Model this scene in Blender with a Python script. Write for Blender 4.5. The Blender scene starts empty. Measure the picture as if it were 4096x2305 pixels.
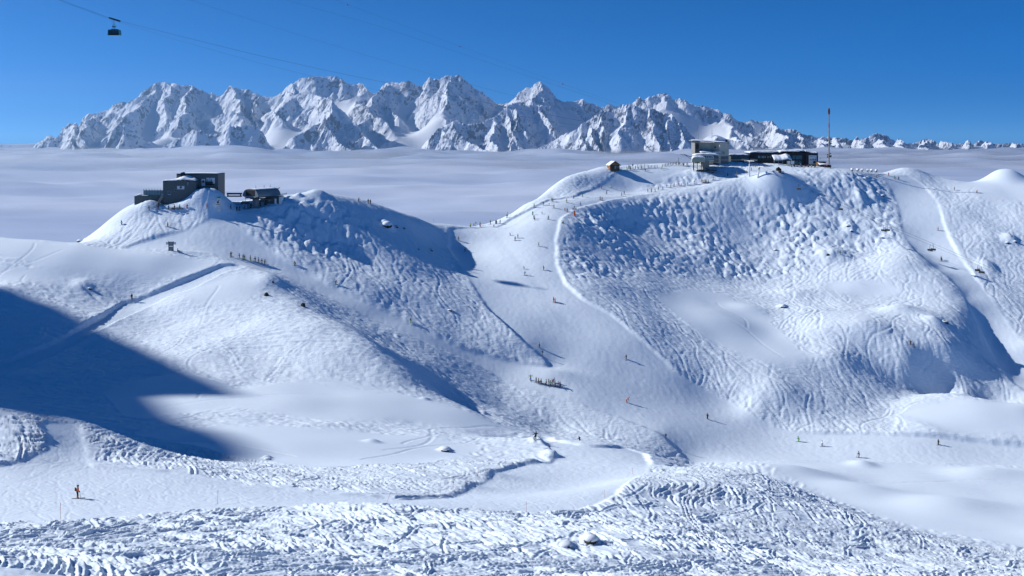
import bpy, bmesh, math, random, time
import numpy as np
from mathutils import Vector, Matrix
T0 = time.time()
rng = np.random.default_rng(7)
random.seed(7)
scene = bpy.context.scene
COL = scene.collection
R = math.radians

# ------------------------------------------------------------------ camera
F = 4000.0            # focal length in photo pixels (photo is 4096 wide)
CU, V0 = 2048.0, 541.0   # column straight ahead, row of the eye level
cam_d = bpy.data.cameras.new('camera')
cam = bpy.data.objects.new('camera', cam_d)
COL.objects.link(cam)
cam.location = (0, 0, 0)
cam.rotation_euler = (R(90), 0, 0)
cam_d.sensor_width = 36.0
cam_d.lens = 36.0 * F / 4096.0
cam_d.shift_y = -(2305 / 2 - V0) / 4096.0
cam_d.clip_start = 0.5
cam_d.clip_end = 90000
scene.camera = cam

# ------------------------------------------------------------------ sky, sun, exposure
SUN_EL, SUN_AZ = R(30.5), R(-78)        # azimuth clockwise from straight ahead
SUN = Vector((math.sin(SUN_AZ) * math.cos(SUN_EL), math.cos(SUN_AZ) * math.cos(SUN_EL), math.sin(SUN_EL)))
world = bpy.data.worlds.new('World')
scene.world = world
world.use_nodes = True
nt = world.node_tree
nt.nodes.clear()
wout = nt.nodes.new('ShaderNodeOutputWorld')
wbg = nt.nodes.new('ShaderNodeBackground')
sky = nt.nodes.new('ShaderNodeTexSky')
sky.sky_type = 'NISHITA'
sky.sun_disc = False
sky.sun_elevation = SUN_EL
sky.sun_rotation = SUN_AZ % (2 * math.pi)
sky.altitude = 2900
sky.air_density = 0.32
sky.dust_density = 0.0
sky.ozone_density = 8.0
wgam = nt.nodes.new('ShaderNodeGamma')
wgam.inputs[1].default_value = 0.85
whsv = nt.nodes.new('ShaderNodeHueSaturation')
whsv.inputs['Saturation'].default_value = 1.27
nt.links.new(sky.outputs[0], wgam.inputs[0])
nt.links.new(wgam.outputs[0], whsv.inputs['Color'])
nt.links.new(whsv.outputs[0], wbg.inputs[0])
wbg.inputs[1].default_value = 0.15
nt.links.new(wbg.outputs[0], wout.inputs[0])
sun_d = bpy.data.lights.new('sun', 'SUN')
sun_d.energy = 4.2
sun_d.angle = R(0.53)
sun_d.color = (1.0, 0.975, 0.94)
sun = bpy.data.objects.new('sun', sun_d)
sun.rotation_euler = SUN.to_track_quat('Z', 'Y').to_euler()
sun.location = (-300, 150, 300)
COL.objects.link(sun)
vs = scene.view_settings
vs.view_transform = 'Standard'
vs.look = 'None'
vs.gamma = 1
vs.use_curve_mapping = False
vs.exposure = 0.40
scene.cycles.use_denoising = True
scene.cycles.max_bounces = 5
scene.cycles.diffuse_bounces = 1
scene.cycles.volume_bounces = 0
scene.cycles.transparent_max_bounces = 8

# ------------------------------------------------------------------ materials
def mat(name, col, rough=0.6, metal=0.0, spec=0.4, noise=0.0, nscale=3.0):
    m = bpy.data.materials.new(name)
    m.use_nodes = True
    b = m.node_tree.nodes['Principled BSDF']
    b.inputs['Base Color'].default_value = (*col, 1)
    b.inputs['Roughness'].default_value = rough
    b.inputs['Metallic'].default_value = metal
    b.inputs['Specular IOR Level'].default_value = spec
    if noise > 0:
        n = m.node_tree
        tc = n.nodes.new('ShaderNodeTexCoord')
        nz = n.nodes.new('ShaderNodeTexNoise')
        nz.inputs['Scale'].default_value = nscale
        nz.inputs['Detail'].default_value = 5
        rp = n.nodes.new('ShaderNodeMapRange')
        rp.inputs[1].default_value = 0.3
        rp.inputs[2].default_value = 0.7
        rp.inputs[3].default_value = 1 - noise
        rp.inputs[4].default_value = 1 + noise
        mx = n.nodes.new('ShaderNodeMix')
        mx.data_type = 'RGBA'
        mx.blend_type = 'MULTIPLY'
        mx.inputs[0].default_value = 1
        mx.inputs[6].default_value = (*col, 1)
        n.links.new(tc.outputs['Object'], nz.inputs['Vector'])
        n.links.new(nz.outputs['Fac'], rp.inputs[0])
        n.links.new(rp.outputs[0], mx.inputs[7])
        n.links.new(mx.outputs[2], b.inputs['Base Color'])
    return m

def snow_material(name, col, bump=0.0, scale=2.0, dist=0.05):
    m = bpy.data.materials.new(name)
    m.use_nodes = True
    n = m.node_tree
    b = n.nodes['Principled BSDF']
    b.inputs['Base Color'].default_value = (*col, 1)
    b.inputs['Roughness'].default_value = 0.8
    b.inputs['Specular IOR Level'].default_value = 0.15
    if bump > 0:
        g = n.nodes.new('ShaderNodeNewGeometry')
        nz = n.nodes.new('ShaderNodeTexNoise')
        nz.inputs['Scale'].default_value = scale
        nz.inputs['Detail'].default_value = 4
        bp = n.nodes.new('ShaderNodeBump')
        bp.inputs['Strength'].default_value = bump
        bp.inputs['Distance'].default_value = dist
        n.links.new(g.outputs['Position'], nz.inputs['Vector'])
        n.links.new(nz.outputs['Fac'], bp.inputs['Height'])
        n.links.new(bp.outputs[0], b.inputs['Normal'])
    return m
SNOW = (0.72, 0.82, 0.93)
M_SNOW = snow_material('snow', SNOW)
n_ = M_SNOW.node_tree
at_ = n_.nodes.new('ShaderNodeAttribute'); at_.attribute_name = 'rough'
ge_ = n_.nodes.new('ShaderNodeNewGeometry')
mp_ = n_.nodes.new('ShaderNodeMapping'); mp_.inputs['Scale'].default_value = (0.5, 1.35, 1.1)
n1_ = n_.nodes.new('ShaderNodeTexNoise'); n1_.inputs['Scale'].default_value = 1.0; n1_.inputs['Detail'].default_value = 5; n1_.inputs['Roughness'].default_value = 0.62
ml_ = n_.nodes.new('ShaderNodeMath'); ml_.operation = 'MULTIPLY'
bp_ = n_.nodes.new('ShaderNodeBump'); bp_.inputs['Strength'].default_value = 0.85; bp_.inputs['Distance'].default_value = 0.42
n_.links.new(ge_.outputs['Position'], mp_.inputs[0]); n_.links.new(mp_.outputs[0], n1_.inputs['Vector'])
n_.links.new(n1_.outputs['Fac'], ml_.inputs[0]); n_.links.new(at_.outputs['Fac'], ml_.inputs[1])
n_.links.new(ml_.outputs[0], bp_.inputs['Height']); n_.links.new(bp_.outputs[0], n_.nodes['Principled BSDF'].inputs['Normal'])
M_SNOWCAP = snow_material('snow cap', (0.80, 0.85, 0.93))

# ------------------------------------------------------------------ noise helpers
def _hash(ix, iy, seed):
    h = (ix.astype(np.int64) * 374761393 + iy.astype(np.int64) * 668265263 + seed * 1442695041) & 0xffffffff
    h = ((h ^ (h >> 13)) * 1274126177) & 0xffffffff
    return (h ^ (h >> 16)) & 0xffffffff
def perlin(x, y, seed=0):
    x = np.asarray(x, np.float32); y = np.asarray(y, np.float32)
    ix = np.floor(x); iy = np.floor(y)
    fx = x - ix; fy = y - iy
    sx = fx * fx * fx * (fx * (fx * 6 - 15) + 10)
    sy = fy * fy * fy * (fy * (fy * 6 - 15) + 10)
    def g(dx, dy):
        a = _hash(ix + dx, iy + dy, seed).astype(np.float32) * np.float32(2 * math.pi / 4294967296)
        return np.cos(a) * (fx - dx) + np.sin(a) * (fy - dy)
    n0 = g(0, 0); n1 = g(1, 0); n2 = g(0, 1); n3 = g(1, 1)
    a = n0 + sx * (n1 - n0); b = n2 + sx * (n3 - n2)
    return (a + sy * (b - a)) * 1.5
def fbm(x, y, octv=4, seed=0, lac=2.03, gain=0.5):
    s = 0; a = 1.0; f = 1.0
    for k in range(octv):
        s = s + a * perlin(x * f + 17.3 * k, y * f - 9.1 * k, seed + k)
        a *= gain; f *= lac
    return s
def ridged(x, y, octv=4, seed=0, lac=2.1, gain=0.5):
    s = 0; a = 1.0; f = 1.0
    for k in range(octv):
        s = s + a * (1 - 2 * np.abs(perlin(x * f + 31.7 * k, y * f + 5.3 * k, seed + k)))
        a *= gain; f *= lac
    return s
def worley(x, y, seed=0, jit=0.85):
    ix = np.floor(x); iy = np.floor(y); f1 = np.full(x.shape, 9.0, np.float32)
    idv = np.zeros(x.shape, np.float32)
    for dx in (-1, 0, 1):
        for dy in (-1, 0, 1):
            h = _hash(ix + dx, iy + dy, seed)
            px = ix + dx + 0.5 + jit * ((h & 0xffff) / 65535.0 - 0.5); py = iy + dy + 0.5 + jit * ((h >> 16) / 65535.0 - 0.5)
            d = ((x - px) ** 2 + (y - py) ** 2).astype(np.float32)
            idv = np.where(d < f1, ((h >> 7) & 255) / 255.0, idv); f1 = np.minimum(f1, d)
    return np.sqrt(f1), idv
def sstep(a, b, x):
    t = np.clip((x - a) / (b - a), 0, 1)
    return t * t * (3 - 2 * t)
def box_blur(a, r):
    for ax in (0, 1):
        p = np.pad(a, [(r + 1, r) if k == ax else (0, 0) for k in (0, 1)], mode='edge')
        c = np.cumsum(p, axis=ax, dtype=np.float64)
        n = a.shape[ax]
        hi = np.take(c, np.arange(2 * r + 1, 2 * r + 1 + n), axis=ax)
        lo = np.take(c, np.arange(0, n), axis=ax)
        a = ((hi - lo) / (2 * r + 1)).astype(np.float32)
    return a

def grid_mesh(name, X, Y, Z, material):
    nr, nc = X.shape
    me = bpy.data.meshes.new(name)
    co = np.stack([X, Y, Z], -1).reshape(-1, 3).astype(np.float32)
    i = np.arange(nr * nc, dtype=np.int32).reshape(nr, nc)
    q = np.stack([i[:-1, :-1], i[:-1, 1:], i[1:, 1:], i[1:, :-1]], -1).reshape(-1, 4)
    nf = len(q)
    me.vertices.add(len(co)); me.vertices.foreach_set('co', co.ravel())
    me.loops.add(nf * 4); me.loops.foreach_set('vertex_index', q.ravel())
    me.polygons.add(nf)
    me.polygons.foreach_set('loop_start', np.arange(0, nf * 4, 4, dtype=np.int32))
    me.polygons.foreach_set('loop_total', np.full(nf, 4, np.int32))
    me.polygons.foreach_set('use_smooth', np.ones(nf, bool))
    me.update(calc_edges=True)
    o = bpy.data.objects.new(name, me)
    COL.objects.link(o)
    me.materials.append(material)
    return o
# ------------------------------------------------------------------ terrain: survey points (photo column, photo row, metres ahead)
LINES = []
SIL = []      # crests with a slope falling away behind
def L(*p): LINES.append(np.array(p, float))
def S(*p, dv=60, far=True):
    a = np.array(p, float); LINES.append(a); SIL.append((a, dv, far))
for d_, v_ in ((4, 2750), (12, 2720), (30, 2650), (60, 2540), (80, 2420)):
    L((-1600, v_, d_), (0, v_, d_), (2000, v_, d_), (4096, v_ + 20, d_), (5700, v_ + 40, d_))
L((0, 2305, 83), (1000, 2305, 89), (2000, 2305, 97), (3000, 2305, 112), (4096, 2328, 132))
L((0, 2200, 96), (1000, 2160, 107), (2000, 2170, 114), (2600, 2160, 124), (3000, 2150, 137), (3500, 2210, 142))
L((0, 2090, 118), (400, 2065, 121), (700, 2030, 127), (1000, 2015, 130), (1300, 2010, 132), (1600, 2015, 134), (1900, 2040, 136), (2100, 2050, 138), (2300, 2040, 142), (2400, 2010, 147), (2460, 1980, 153), (2520, 1920, 166), (2590, 1890, 178))
L((0, 1985, 131), (310, 1985, 132), (1000, 1975, 138), (1600, 2000, 140), (2000, 1965, 160), (2300, 1950, 170), (2420, 1900, 190))
L((0, 1855, 146), (360, 1855, 150), (700, 1880, 150), (1000, 1930, 147), (1300, 1960, 146), (1600, 1985, 146), (1800, 1975, 154), (1900, 1935, 165), (2000, 1880, 185), (2090, 1855, 200), (2200, 1848, 207))
# far side of the turn
L((2170, 1745, 268), (2350, 1778, 262), (2500, 1785, 255), (2580, 1810, 240), (2605, 1850, 216))
L((2350, 1812, 284), (2500, 1835, 288), (2640, 1850, 262))
# left foreground ridge
L((-600, 1560, 168), (0, 1640, 163), (100, 1680, 161), (190, 1735, 158))
L((0, 1750, 154), (120, 1800, 151))
L((260, 1800, 155), (272, 1720, 163), (200, 1662, 171), (260, 1672, 170), (330, 1690, 169), (500, 1757, 168), (620, 1795, 170), (750, 1828, 175), (900, 1845, 180))
L((-600, 1640, 195), (0, 1720, 193), (250, 1745, 192), (500, 1812, 192), (750, 1846, 192))
# bowl and powder in the lower middle
L((-600, 1600, 240), (0, 1640, 232), (300, 1700, 220), (600, 1775, 207), (900, 1825, 197))
L((0, 1560, 268), (500, 1600, 255), (1000, 1700, 230), (1300, 1750, 220))
L((0, 1490, 286), (400, 1460, 294), (700, 1460, 292), (1000, 1545, 272), (1200, 1600, 258))
L((1200, 1840, 195), (1600, 1830, 205), (1850, 1830, 212))
L((1600, 1730, 235), (1900, 1735, 245), (2080, 1760, 258))
L((1300, 1500, 290), (1400, 1520, 287), (1700, 1590, 280), (1900, 1650, 275), (2050, 1710, 272), (2150, 1745, 270))
L((1700, 1575, 320), (1850, 1600, 326), (2000, 1650, 324), (2200, 1735, 320))
L((1850, 1640, 302), (2100, 1735, 300))
# left path and the slopes round it
L((-600, 1660, 262), (0, 1480, 290), (250, 1385, 311), (450, 1280, 334), (525, 1198, 351), (700, 1150, 355), (880, 1075, 364), (950, 1058, 367))
L((-600, 1120, 375), (0, 1150, 345), (300, 1150, 352))
L((0, 1300, 318), (300, 1240, 338))
L((0, 1050, 362), (300, 1050, 363), (600, 1060, 364))
S((-600, 920, 400), (0, 942, 386), (150, 955, 383), (320, 966, 380), dv=40)
L((320, 966, 380), (480, 988, 376), (700, 1004, 374), (900, 1040, 370))
L((700, 1300, 335), (900, 1300, 327))
L((500, 1400, 312), (800, 1400, 307), (1100, 1430, 300))
L((760, 1200, 344), (900, 1180, 345), (1000, 1250, 333))
L((1000, 1062, 366), (1080, 1085, 363), (1150, 1170, 350), (1250, 1232, 341), (1400, 1312, 328), (1550, 1415, 312), (1700, 1510, 302))
L((1300, 1235, 350), (1400, 1300, 346), (1500, 1370, 339), (1650, 1450, 331))
# piste from the left station
L((1080, 1075, 375), (1300, 1178, 367), (1480, 1268, 362), (1700, 1370, 356), (1900, 1450, 355), (2000, 1510, 351), (2100, 1540, 348))
L((900, 858, 400), (960, 900, 394), (1030, 960, 388), (1150, 1040, 380), (1300, 1120, 374), (1480, 1210, 368), (1640, 1290, 364), (1850, 1390, 360), (2215, 1460, 362))
L((480, 982, 378), (620, 988, 378), (830, 1000, 378), (950, 1040, 375))
L((560, 930, 387), (700, 915, 389), (850, 890, 393))
L((620, 848, 399), (720, 845, 399), (850, 848, 400), (930, 845, 401))
# left station hill
S((350, 966, 398), (440, 885, 401), (530, 812, 405), (580, 800, 410), (640, 800, 412), (760, 800, 414), (860, 805, 414), (960, 825, 411), (1040, 815, 409), (1120, 805, 410), (1160, 792, 415), (1270, 778, 421), (1330, 785, 424), (1400, 798, 428), (1500, 818, 433), (1600, 850, 441), (1700, 880, 453), (1790, 897, 465), (1850, 901, 471), (2000, 904, 477))
L((1300, 985, 398), (1400, 1035, 394), (1500, 1092, 389), (1600, 1142, 385), (1700, 1180, 383), (1830, 1200, 387))
L((1400, 845, 420), (1500, 868, 425), (1600, 902, 432), (1700, 932, 443), (1780, 942, 456))
L((1700, 1270, 371), (1850, 1300, 373), (2000, 1370, 366))
L((1500, 960, 408), (1700, 1010, 419), (1770, 1010, 431))
# centre piste
L((1800, 985, 448), (1830, 1040, 430), (1880, 1120, 408), (1950, 1230, 387), (2030, 1300, 376), (2120, 1380, 367), (2215, 1460, 358))
L((2010, 962, 454), (2060, 1115, 415), (2190, 1240, 391), (2370, 1400, 371), (2500, 1500, 362), (2650, 1600, 353), (2900, 1720, 342))
L((2240, 870, 478), (2220, 950, 457), (2225, 1050, 432), (2260, 1130, 415), (2330, 1195, 402), (2450, 1260, 393), (2560, 1350, 381), (2650, 1430, 374), (2700, 1490, 368), (2830, 1560, 365), (2960, 1620, 360), (3080, 1700, 350), (3200, 1725, 347), (3400, 1735, 345), (3700, 1745, 342), (4096, 1780, 338))
L((2100, 1545, 348), (2300, 1600, 341), (2500, 1660, 337), (2650, 1720, 331), (2760, 1845, 322), (3000, 1850, 320), (3300, 1848, 322), (3700, 1852, 322), (4096, 1870, 320))
L((2200, 1690, 332), (2450, 1740, 326), (2600, 1800, 318))
# lower right powder and the near hill's crest
L((3200, 1900, 300), (3500, 1920, 300), (3800, 1935, 298), (4096, 1960, 295))
L((3300, 2000, 276), (3600, 2060, 262), (3800, 2050, 266), (4096, 2110, 255))
L((2620, 1862, 204), (2900, 1872, 205), (3050, 1900, 200), (3300, 2020, 178), (3600, 2112, 166), (3800, 2162, 159), (4096, 2242, 150))
L((2760, 1900, 250), (2900, 1925, 243), (3300, 2080, 222), (3600, 2160, 208), (4096, 2290, 180))
L((3300, 2022, 262), (3600, 2105, 245), (4096, 2225, 222))
L((2600, 2000, 155), (3000, 2020, 158), (3000, 2100, 145))
# upper right: crest, terrace, paths
S((2000, 904, 477), (2060, 860, 492), (2100, 825, 505), (2200, 747, 530), (2280, 695, 545), (2400, 672, 556), (2480, 673, 562), (2600, 671, 567), (2740, 660, 573), (2900, 652, 582), (3000, 656, 590), (3200, 665, 590), (3310, 672, 582), (3400, 685, 574), (3470, 693, 574), (3520, 697, 576), (3570, 685, 590), (3640, 673, 596), (3700, 688, 598), (3760, 715, 597), (3830, 731, 594), (3880, 730, 593), (3930, 724, 592), (3980, 718, 591), (4040, 716, 590), (4096, 722, 590))
L((2220, 800, 515), (2350, 770, 530), (2470, 690, 557))
L((2240, 870, 480), (2400, 812, 508), (2600, 776, 534), (2800, 746, 547), (2950, 716, 555), (3010, 692, 560))
L((2530, 766, 543), (2700, 750, 550), (2800, 738, 553), (2950, 705, 561))
L((2640, 715, 556), (2720, 690, 563), (2790, 685, 566))
L((3060, 690, 563), (3200, 685, 566), (3310, 690, 566), (3420, 700, 566))
L((2500, 900, 502), (2700, 900, 513), (3000, 880, 529), (3300, 880, 531), (3480, 880, 531))
L((2400, 960, 472), (2700, 1000, 490), (3000, 1000, 507), (3300, 990, 510), (3500, 980, 512))
L((2450, 1080, 445), (2650, 1112, 456), (2900, 1132, 473), (3100, 1125, 481), (3380, 1062, 493))
L((2700, 1250, 415), (2800, 1165, 450), (2950, 1185, 452), (3100, 1290, 421), (3210, 1420, 390))
L((2800, 1390, 386), (2900, 1450, 378), (3000, 1600, 359), (3200, 1640, 357))
L((3400, 1160, 466), (3600, 1200, 455), (3740, 1230, 443))
L((3300, 1300, 412), (3500, 1350, 407), (3700, 1400, 401))
L((3400, 1500, 383), (3600, 1600, 377), (3850, 1560, 386))
# right piste, its banks and the slope beyond
L((3575, 760, 562), (3608, 830, 545), (3622, 930, 521), (3665, 1000, 508), (3745, 1070, 490), (3815, 1120, 476), (3862, 1175, 464), (3900, 1250, 449), (3942, 1340, 433), (3990, 1440, 415), (4050, 1520, 400), (4400, 1800, 350))
L((3660, 735, 572), (3700, 745, 571), (3750, 812, 549), (3778, 910, 526), (3812, 990, 507), (3878, 1082, 487), (3958, 1182, 464), (4030, 1290, 443), (4096, 1380, 424))
L((3590, 915, 521), (3632, 980, 508), (3712, 1035, 490), (3790, 1098, 476), (3832, 1150, 464), (3870, 1222, 449), (3903, 1302, 433), (3950, 1402, 415), (4000, 1492, 400))
L((3775, 850, 538), (3900, 850, 540), (4096, 880, 532))
L((3860, 950, 516), (4000, 1000, 506), (4096, 1050, 496))
L((3960, 1110, 482), (4096, 1190, 467), (4300, 1375, 432))
# right knoll
L((3560, 1660, 362), (3650, 1622, 366), (3750, 1600, 370), (3850, 1594, 371), (3950, 1598, 369), (4096, 1612, 364))
L((3750, 1615, 388), (3950, 1612, 388), (4096, 1625, 384))
L((3700, 1690, 352), (3900, 1700, 348), (4096, 1715, 345))

pts = []
for a in LINES:
    if a[0, 0] <= 0 and a[0, 0] > -100:
        a = np.vstack([[[-1600, a[0, 1], a[0, 2]], [-800, a[0, 1], a[0, 2]]], a])
    if a[0, 0] == -600:
        a = np.vstack([[[-1600, a[0, 1], a[0, 2]]], a])
    if a[-1, 0] >= 4096:
        a = np.vstack([a, [[4900, a[-1, 1], a[-1, 2]], [5700, a[-1, 1], a[-1, 2]]]])
    for p, q in zip(a[:-1], a[1:]):
        n = max(1, int(math.hypot((q[0] - p[0]) / 1000, 6 * math.log(q[2] / p[2])) / 0.11))
        n = min(n, 8)
        for k in range(n):
            t = k / n
            pts.append(p + (q - p) * t)
    pts.append(a[-1])
for a, dv, far in SIL:
    ext = a
    if a[0, 0] <= 0: ext = np.vstack([[[-1600, a[0, 1], a[0, 2]]], a])
    if a[-1, 0] >= 4096: ext = np.vstack([a, [[5700, a[-1, 1], a[-1, 2]]]])
    for p, q in zip(ext[:-1], ext[1:]):
        n = max(1, int(abs(q[0] - p[0]) / 110))
        for k in range(n):
            t = (k + 0.5) / n
            b = p + (q - p) * t
            pts.append([b[0], b[1] + dv, b[2] * 1.07])
            if k % 2 == 0:
                pts.append([b[0], b[1] + 330, b[2] * 1.32])
for u_ in np.arange(-1600, 5701, 400):
    pts.append([u_, 1750, 900]); pts.append([u_, 2050, 1250])
pts = np.array(pts)
# merge near-duplicate survey points
key = np.round(np.stack([pts[:, 0] / 12, np.log(pts[:, 2]) * 220], 1)).astype(int)
_, first = np.unique(key, axis=0, return_index=True)
pts = pts[np.sort(first)]
KD = 6.0
PX = np.stack([pts[:, 0] / 1000, KD * np.log(pts[:, 2])], 1)
def tps_k(r2):
    return np.where(r2 > 1e-12, 0.5 * r2 * np.log(np.maximum(r2, 1e-12)), 0.0)
N = len(pts)
d2 = ((PX[:, None] - PX[None]) ** 2).sum(-1)
A = np.zeros((N + 3, N + 3))
A[:N, :N] = tps_k(d2) + np.eye(N) * 2e-3
A[:N, N] = 1; A[:N, N + 1:] = PX
A[N, :N] = 1; A[N + 1:, :N] = PX.T
rhs = np.zeros(N + 3); rhs[:N] = pts[:, 1] / 100.0
W = np.linalg.solve(A, rhs)
def tps_eval(u, d):
    u = np.asarray(u, float); d = np.asarray(d, float)
    sh = u.shape
    q = np.stack([u.ravel() / 1000, KD * np.log(d.ravel())], 1)
    out = np.empty(len(q))
    for s in range(0, len(q), 20000):
        e = q[s:s + 20000]
        r2 = (e[:, :1] - PX[None, :, 0]) ** 2 + (e[:, 1:] - PX[None, :, 1]) ** 2
        out[s:s + 20000] = tps_k(r2) @ W[:N] + W[N] + e @ W[N + 1:]
    return out.reshape(sh) * 100.0

# mesh rows and columns: closer together where the ground is near the lens axis
cols = np.concatenate([np.linspace(-1600, -260, 40, endpoint=False), np.linspace(-260, -40, 24, endpoint=False), np.linspace(-40, 4136, 850, endpoint=False), np.linspace(4136, 4360, 24, endpoint=False), np.linspace(4360, 5700, 40)])
rows = np.concatenate([np.geomspace(4, 84, 20, endpoint=False), np.geomspace(84, 150, 400, endpoint=False), np.geomspace(150, 220, 150, endpoint=False), np.geomspace(220, 300, 120, endpoint=False), np.geomspace(300, 605, 510, endpoint=False), np.geomspace(605, 1250, 34)])
def cr_weights(xs, grid):
    # Catmull-Rom weights from a uniform grid
    n = len(grid); h = grid[1] - grid[0]
    t = np.clip((xs - grid[0]) / h, 0, n - 1.0001)
    i = np.floor(t).astype(int); f = t - i
    Wm = np.zeros((len(xs), n))
    w = [-.5 * f + f * f - .5 * f ** 3, 1 - 2.5 * f * f + 1.5 * f ** 3, .5 * f + 2 * f * f - 1.5 * f ** 3, -.5 * f * f + .5 * f ** 3]
    for k in range(4):
        np.add.at(Wm, (np.arange(len(xs)), np.clip(i - 1 + k, 0, n - 1)), w[k])
    return Wm
gu = np.linspace(-1650, 5750, 250)
gl = np.linspace(math.log(3.9), math.log(1260), 330)
GU, GL = np.meshgrid(gu, gl)
Vc = tps_eval(GU, np.exp(GL))
Wr = cr_weights(np.log(rows), gl); Wc = cr_weights(cols, gu)
Vb = (Wr @ Vc @ Wc.T).astype(np.float32)
UU, DD = np.meshgrid(cols, rows)
TX = ((UU - CU) / F * DD).astype(np.float32)
TY = DD.astype(np.float32)
Zb = (-(Vb - V0) / F * DD).astype(np.float32)
print('terrain base', N, round(time.time() - T0, 1))

# plan raster of the base height, for masks and ski tracks
RX0, RX1, RY0, RY1, RES = -345.0, 345.0, 70.0, 640.0, 0.5
nx = int((RX1 - RX0) / RES) + 1; ny = int((RY1 - RY0) / RES) + 1
xs = RX0 + np.arange(nx) * RES; ys = RY0 + np.arange(ny) * RES
def bilin(img, x, y, x0, y0, res):
    fx = np.clip((np.asarray(x) - x0) / res, 0, img.shape[1] - 1.001); fy = np.clip((np.asarray(y) - y0) / res, 0, img.shape[0] - 1.001)
    ix = fx.astype(np.int32); iy = fy.astype(np.int32); fx = fx - ix; fy = fy - iy
    return (img[iy, ix] * (1 - fx) * (1 - fy) + img[iy, ix + 1] * fx * (1 - fy) + img[iy + 1, ix] * (1 - fx) * fy + img[iy + 1, ix + 1] * fx * fy)
def cell(v, arr):
    i = np.clip(np.searchsorted(arr, v) - 1, 0, len(arr) - 2)
    return i, np.clip((v - arr[i]) / (arr[i + 1] - arr[i]), 0, 1)
def on_grid(G, u, d):
    i, f = cell(np.log(d), np.log(rows)); j, g = cell(u, cols)
    return (G[i, j] * (1 - f) * (1 - g) + G[i + 1, j] * f * (1 - g) + G[i, j + 1] * (1 - f) * g + G[i + 1, j + 1] * f * g)
XS2, YS2 = np.meshgrid(xs, ys)
Hplan = on_grid(Zb, XS2 / YS2 * F + CU, YS2).astype(np.float32)
GYp, GXp = np.gradient(box_blur(Hplan, 4), RES)

def hit(u, v, Z=None, dmin=60):
    """First ground point seen through photo pixel (u, v): its world position."""
    Z = Zb if Z is None else Z
    j, g = cell(np.array([u]), cols)
    zc = Z[:, j[0]] * (1 - g[0]) + Z[:, j[0] + 1] * g[0]
    vv = V0 - zc / rows * F
    k = np.where((vv <= v) & (rows > dmin))[0]
    if len(k) == 0:
        k = int(np.argmin(np.where(rows > dmin, vv, 9e9)))
        d = rows[k]; z = zc[k]
    else:
        k = max(1, int(k[0]))
        a, b = vv[k - 1], vv[k]
        t = 0 if a == b else min(1, max(0, (a - v) / (a - b)))
        d = rows[k - 1] + (rows[k] - rows[k - 1]) * t
        z = zc[k - 1] + (zc[k] - zc[k - 1]) * t
    return Vector(((u - CU) / F * d, d, z))
def at(u, v, d):
    return Vector(((u - CU) / F * d, d, -(v - V0) / F * d))
def poly_mask(poly):
    P = []
    for k in range(len(poly)):
        p = poly[k]; q = poly[(k + 1) % len(poly)]
        n = max(1, int(math.hypot(q[0] - p[0], q[1] - p[1]) / 40))
        for s in range(n):
            u = p[0] + (q[0] - p[0]) * s / n; v = p[1] + (q[1] - p[1]) * s / n
            h = hit(u, v); P.append((h.x, h.y))
    P = np.array(P)
    x0, y0 = P.min(0); x1, y1 = P.max(0)
    i0 = max(0, int((x0 - RX0) / RES)); i1 = min(nx, int((x1 - RX0) / RES) + 2)
    j0 = max(0, int((y0 - RY0) / RES)); j1 = min(ny, int((y1 - RY0) / RES) + 2)
    m = np.zeros((ny, nx), np.float32)
    X = xs[None, i0:i1]; inside = np.zeros((j1 - j0, i1 - i0), bool); Yv = ys[j0:j1, None]
    for (xa, ya), (xb, yb) in zip(P, np.roll(P, -1, 0)):
        if ya == yb: continue
        c = (ya > Yv) != (yb > Yv)
        inside ^= c & (X < (xb - xa) * (Yv - ya) / (yb - ya) + xa)
    m[j0:j1, i0:i1] = inside
    return m
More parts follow.
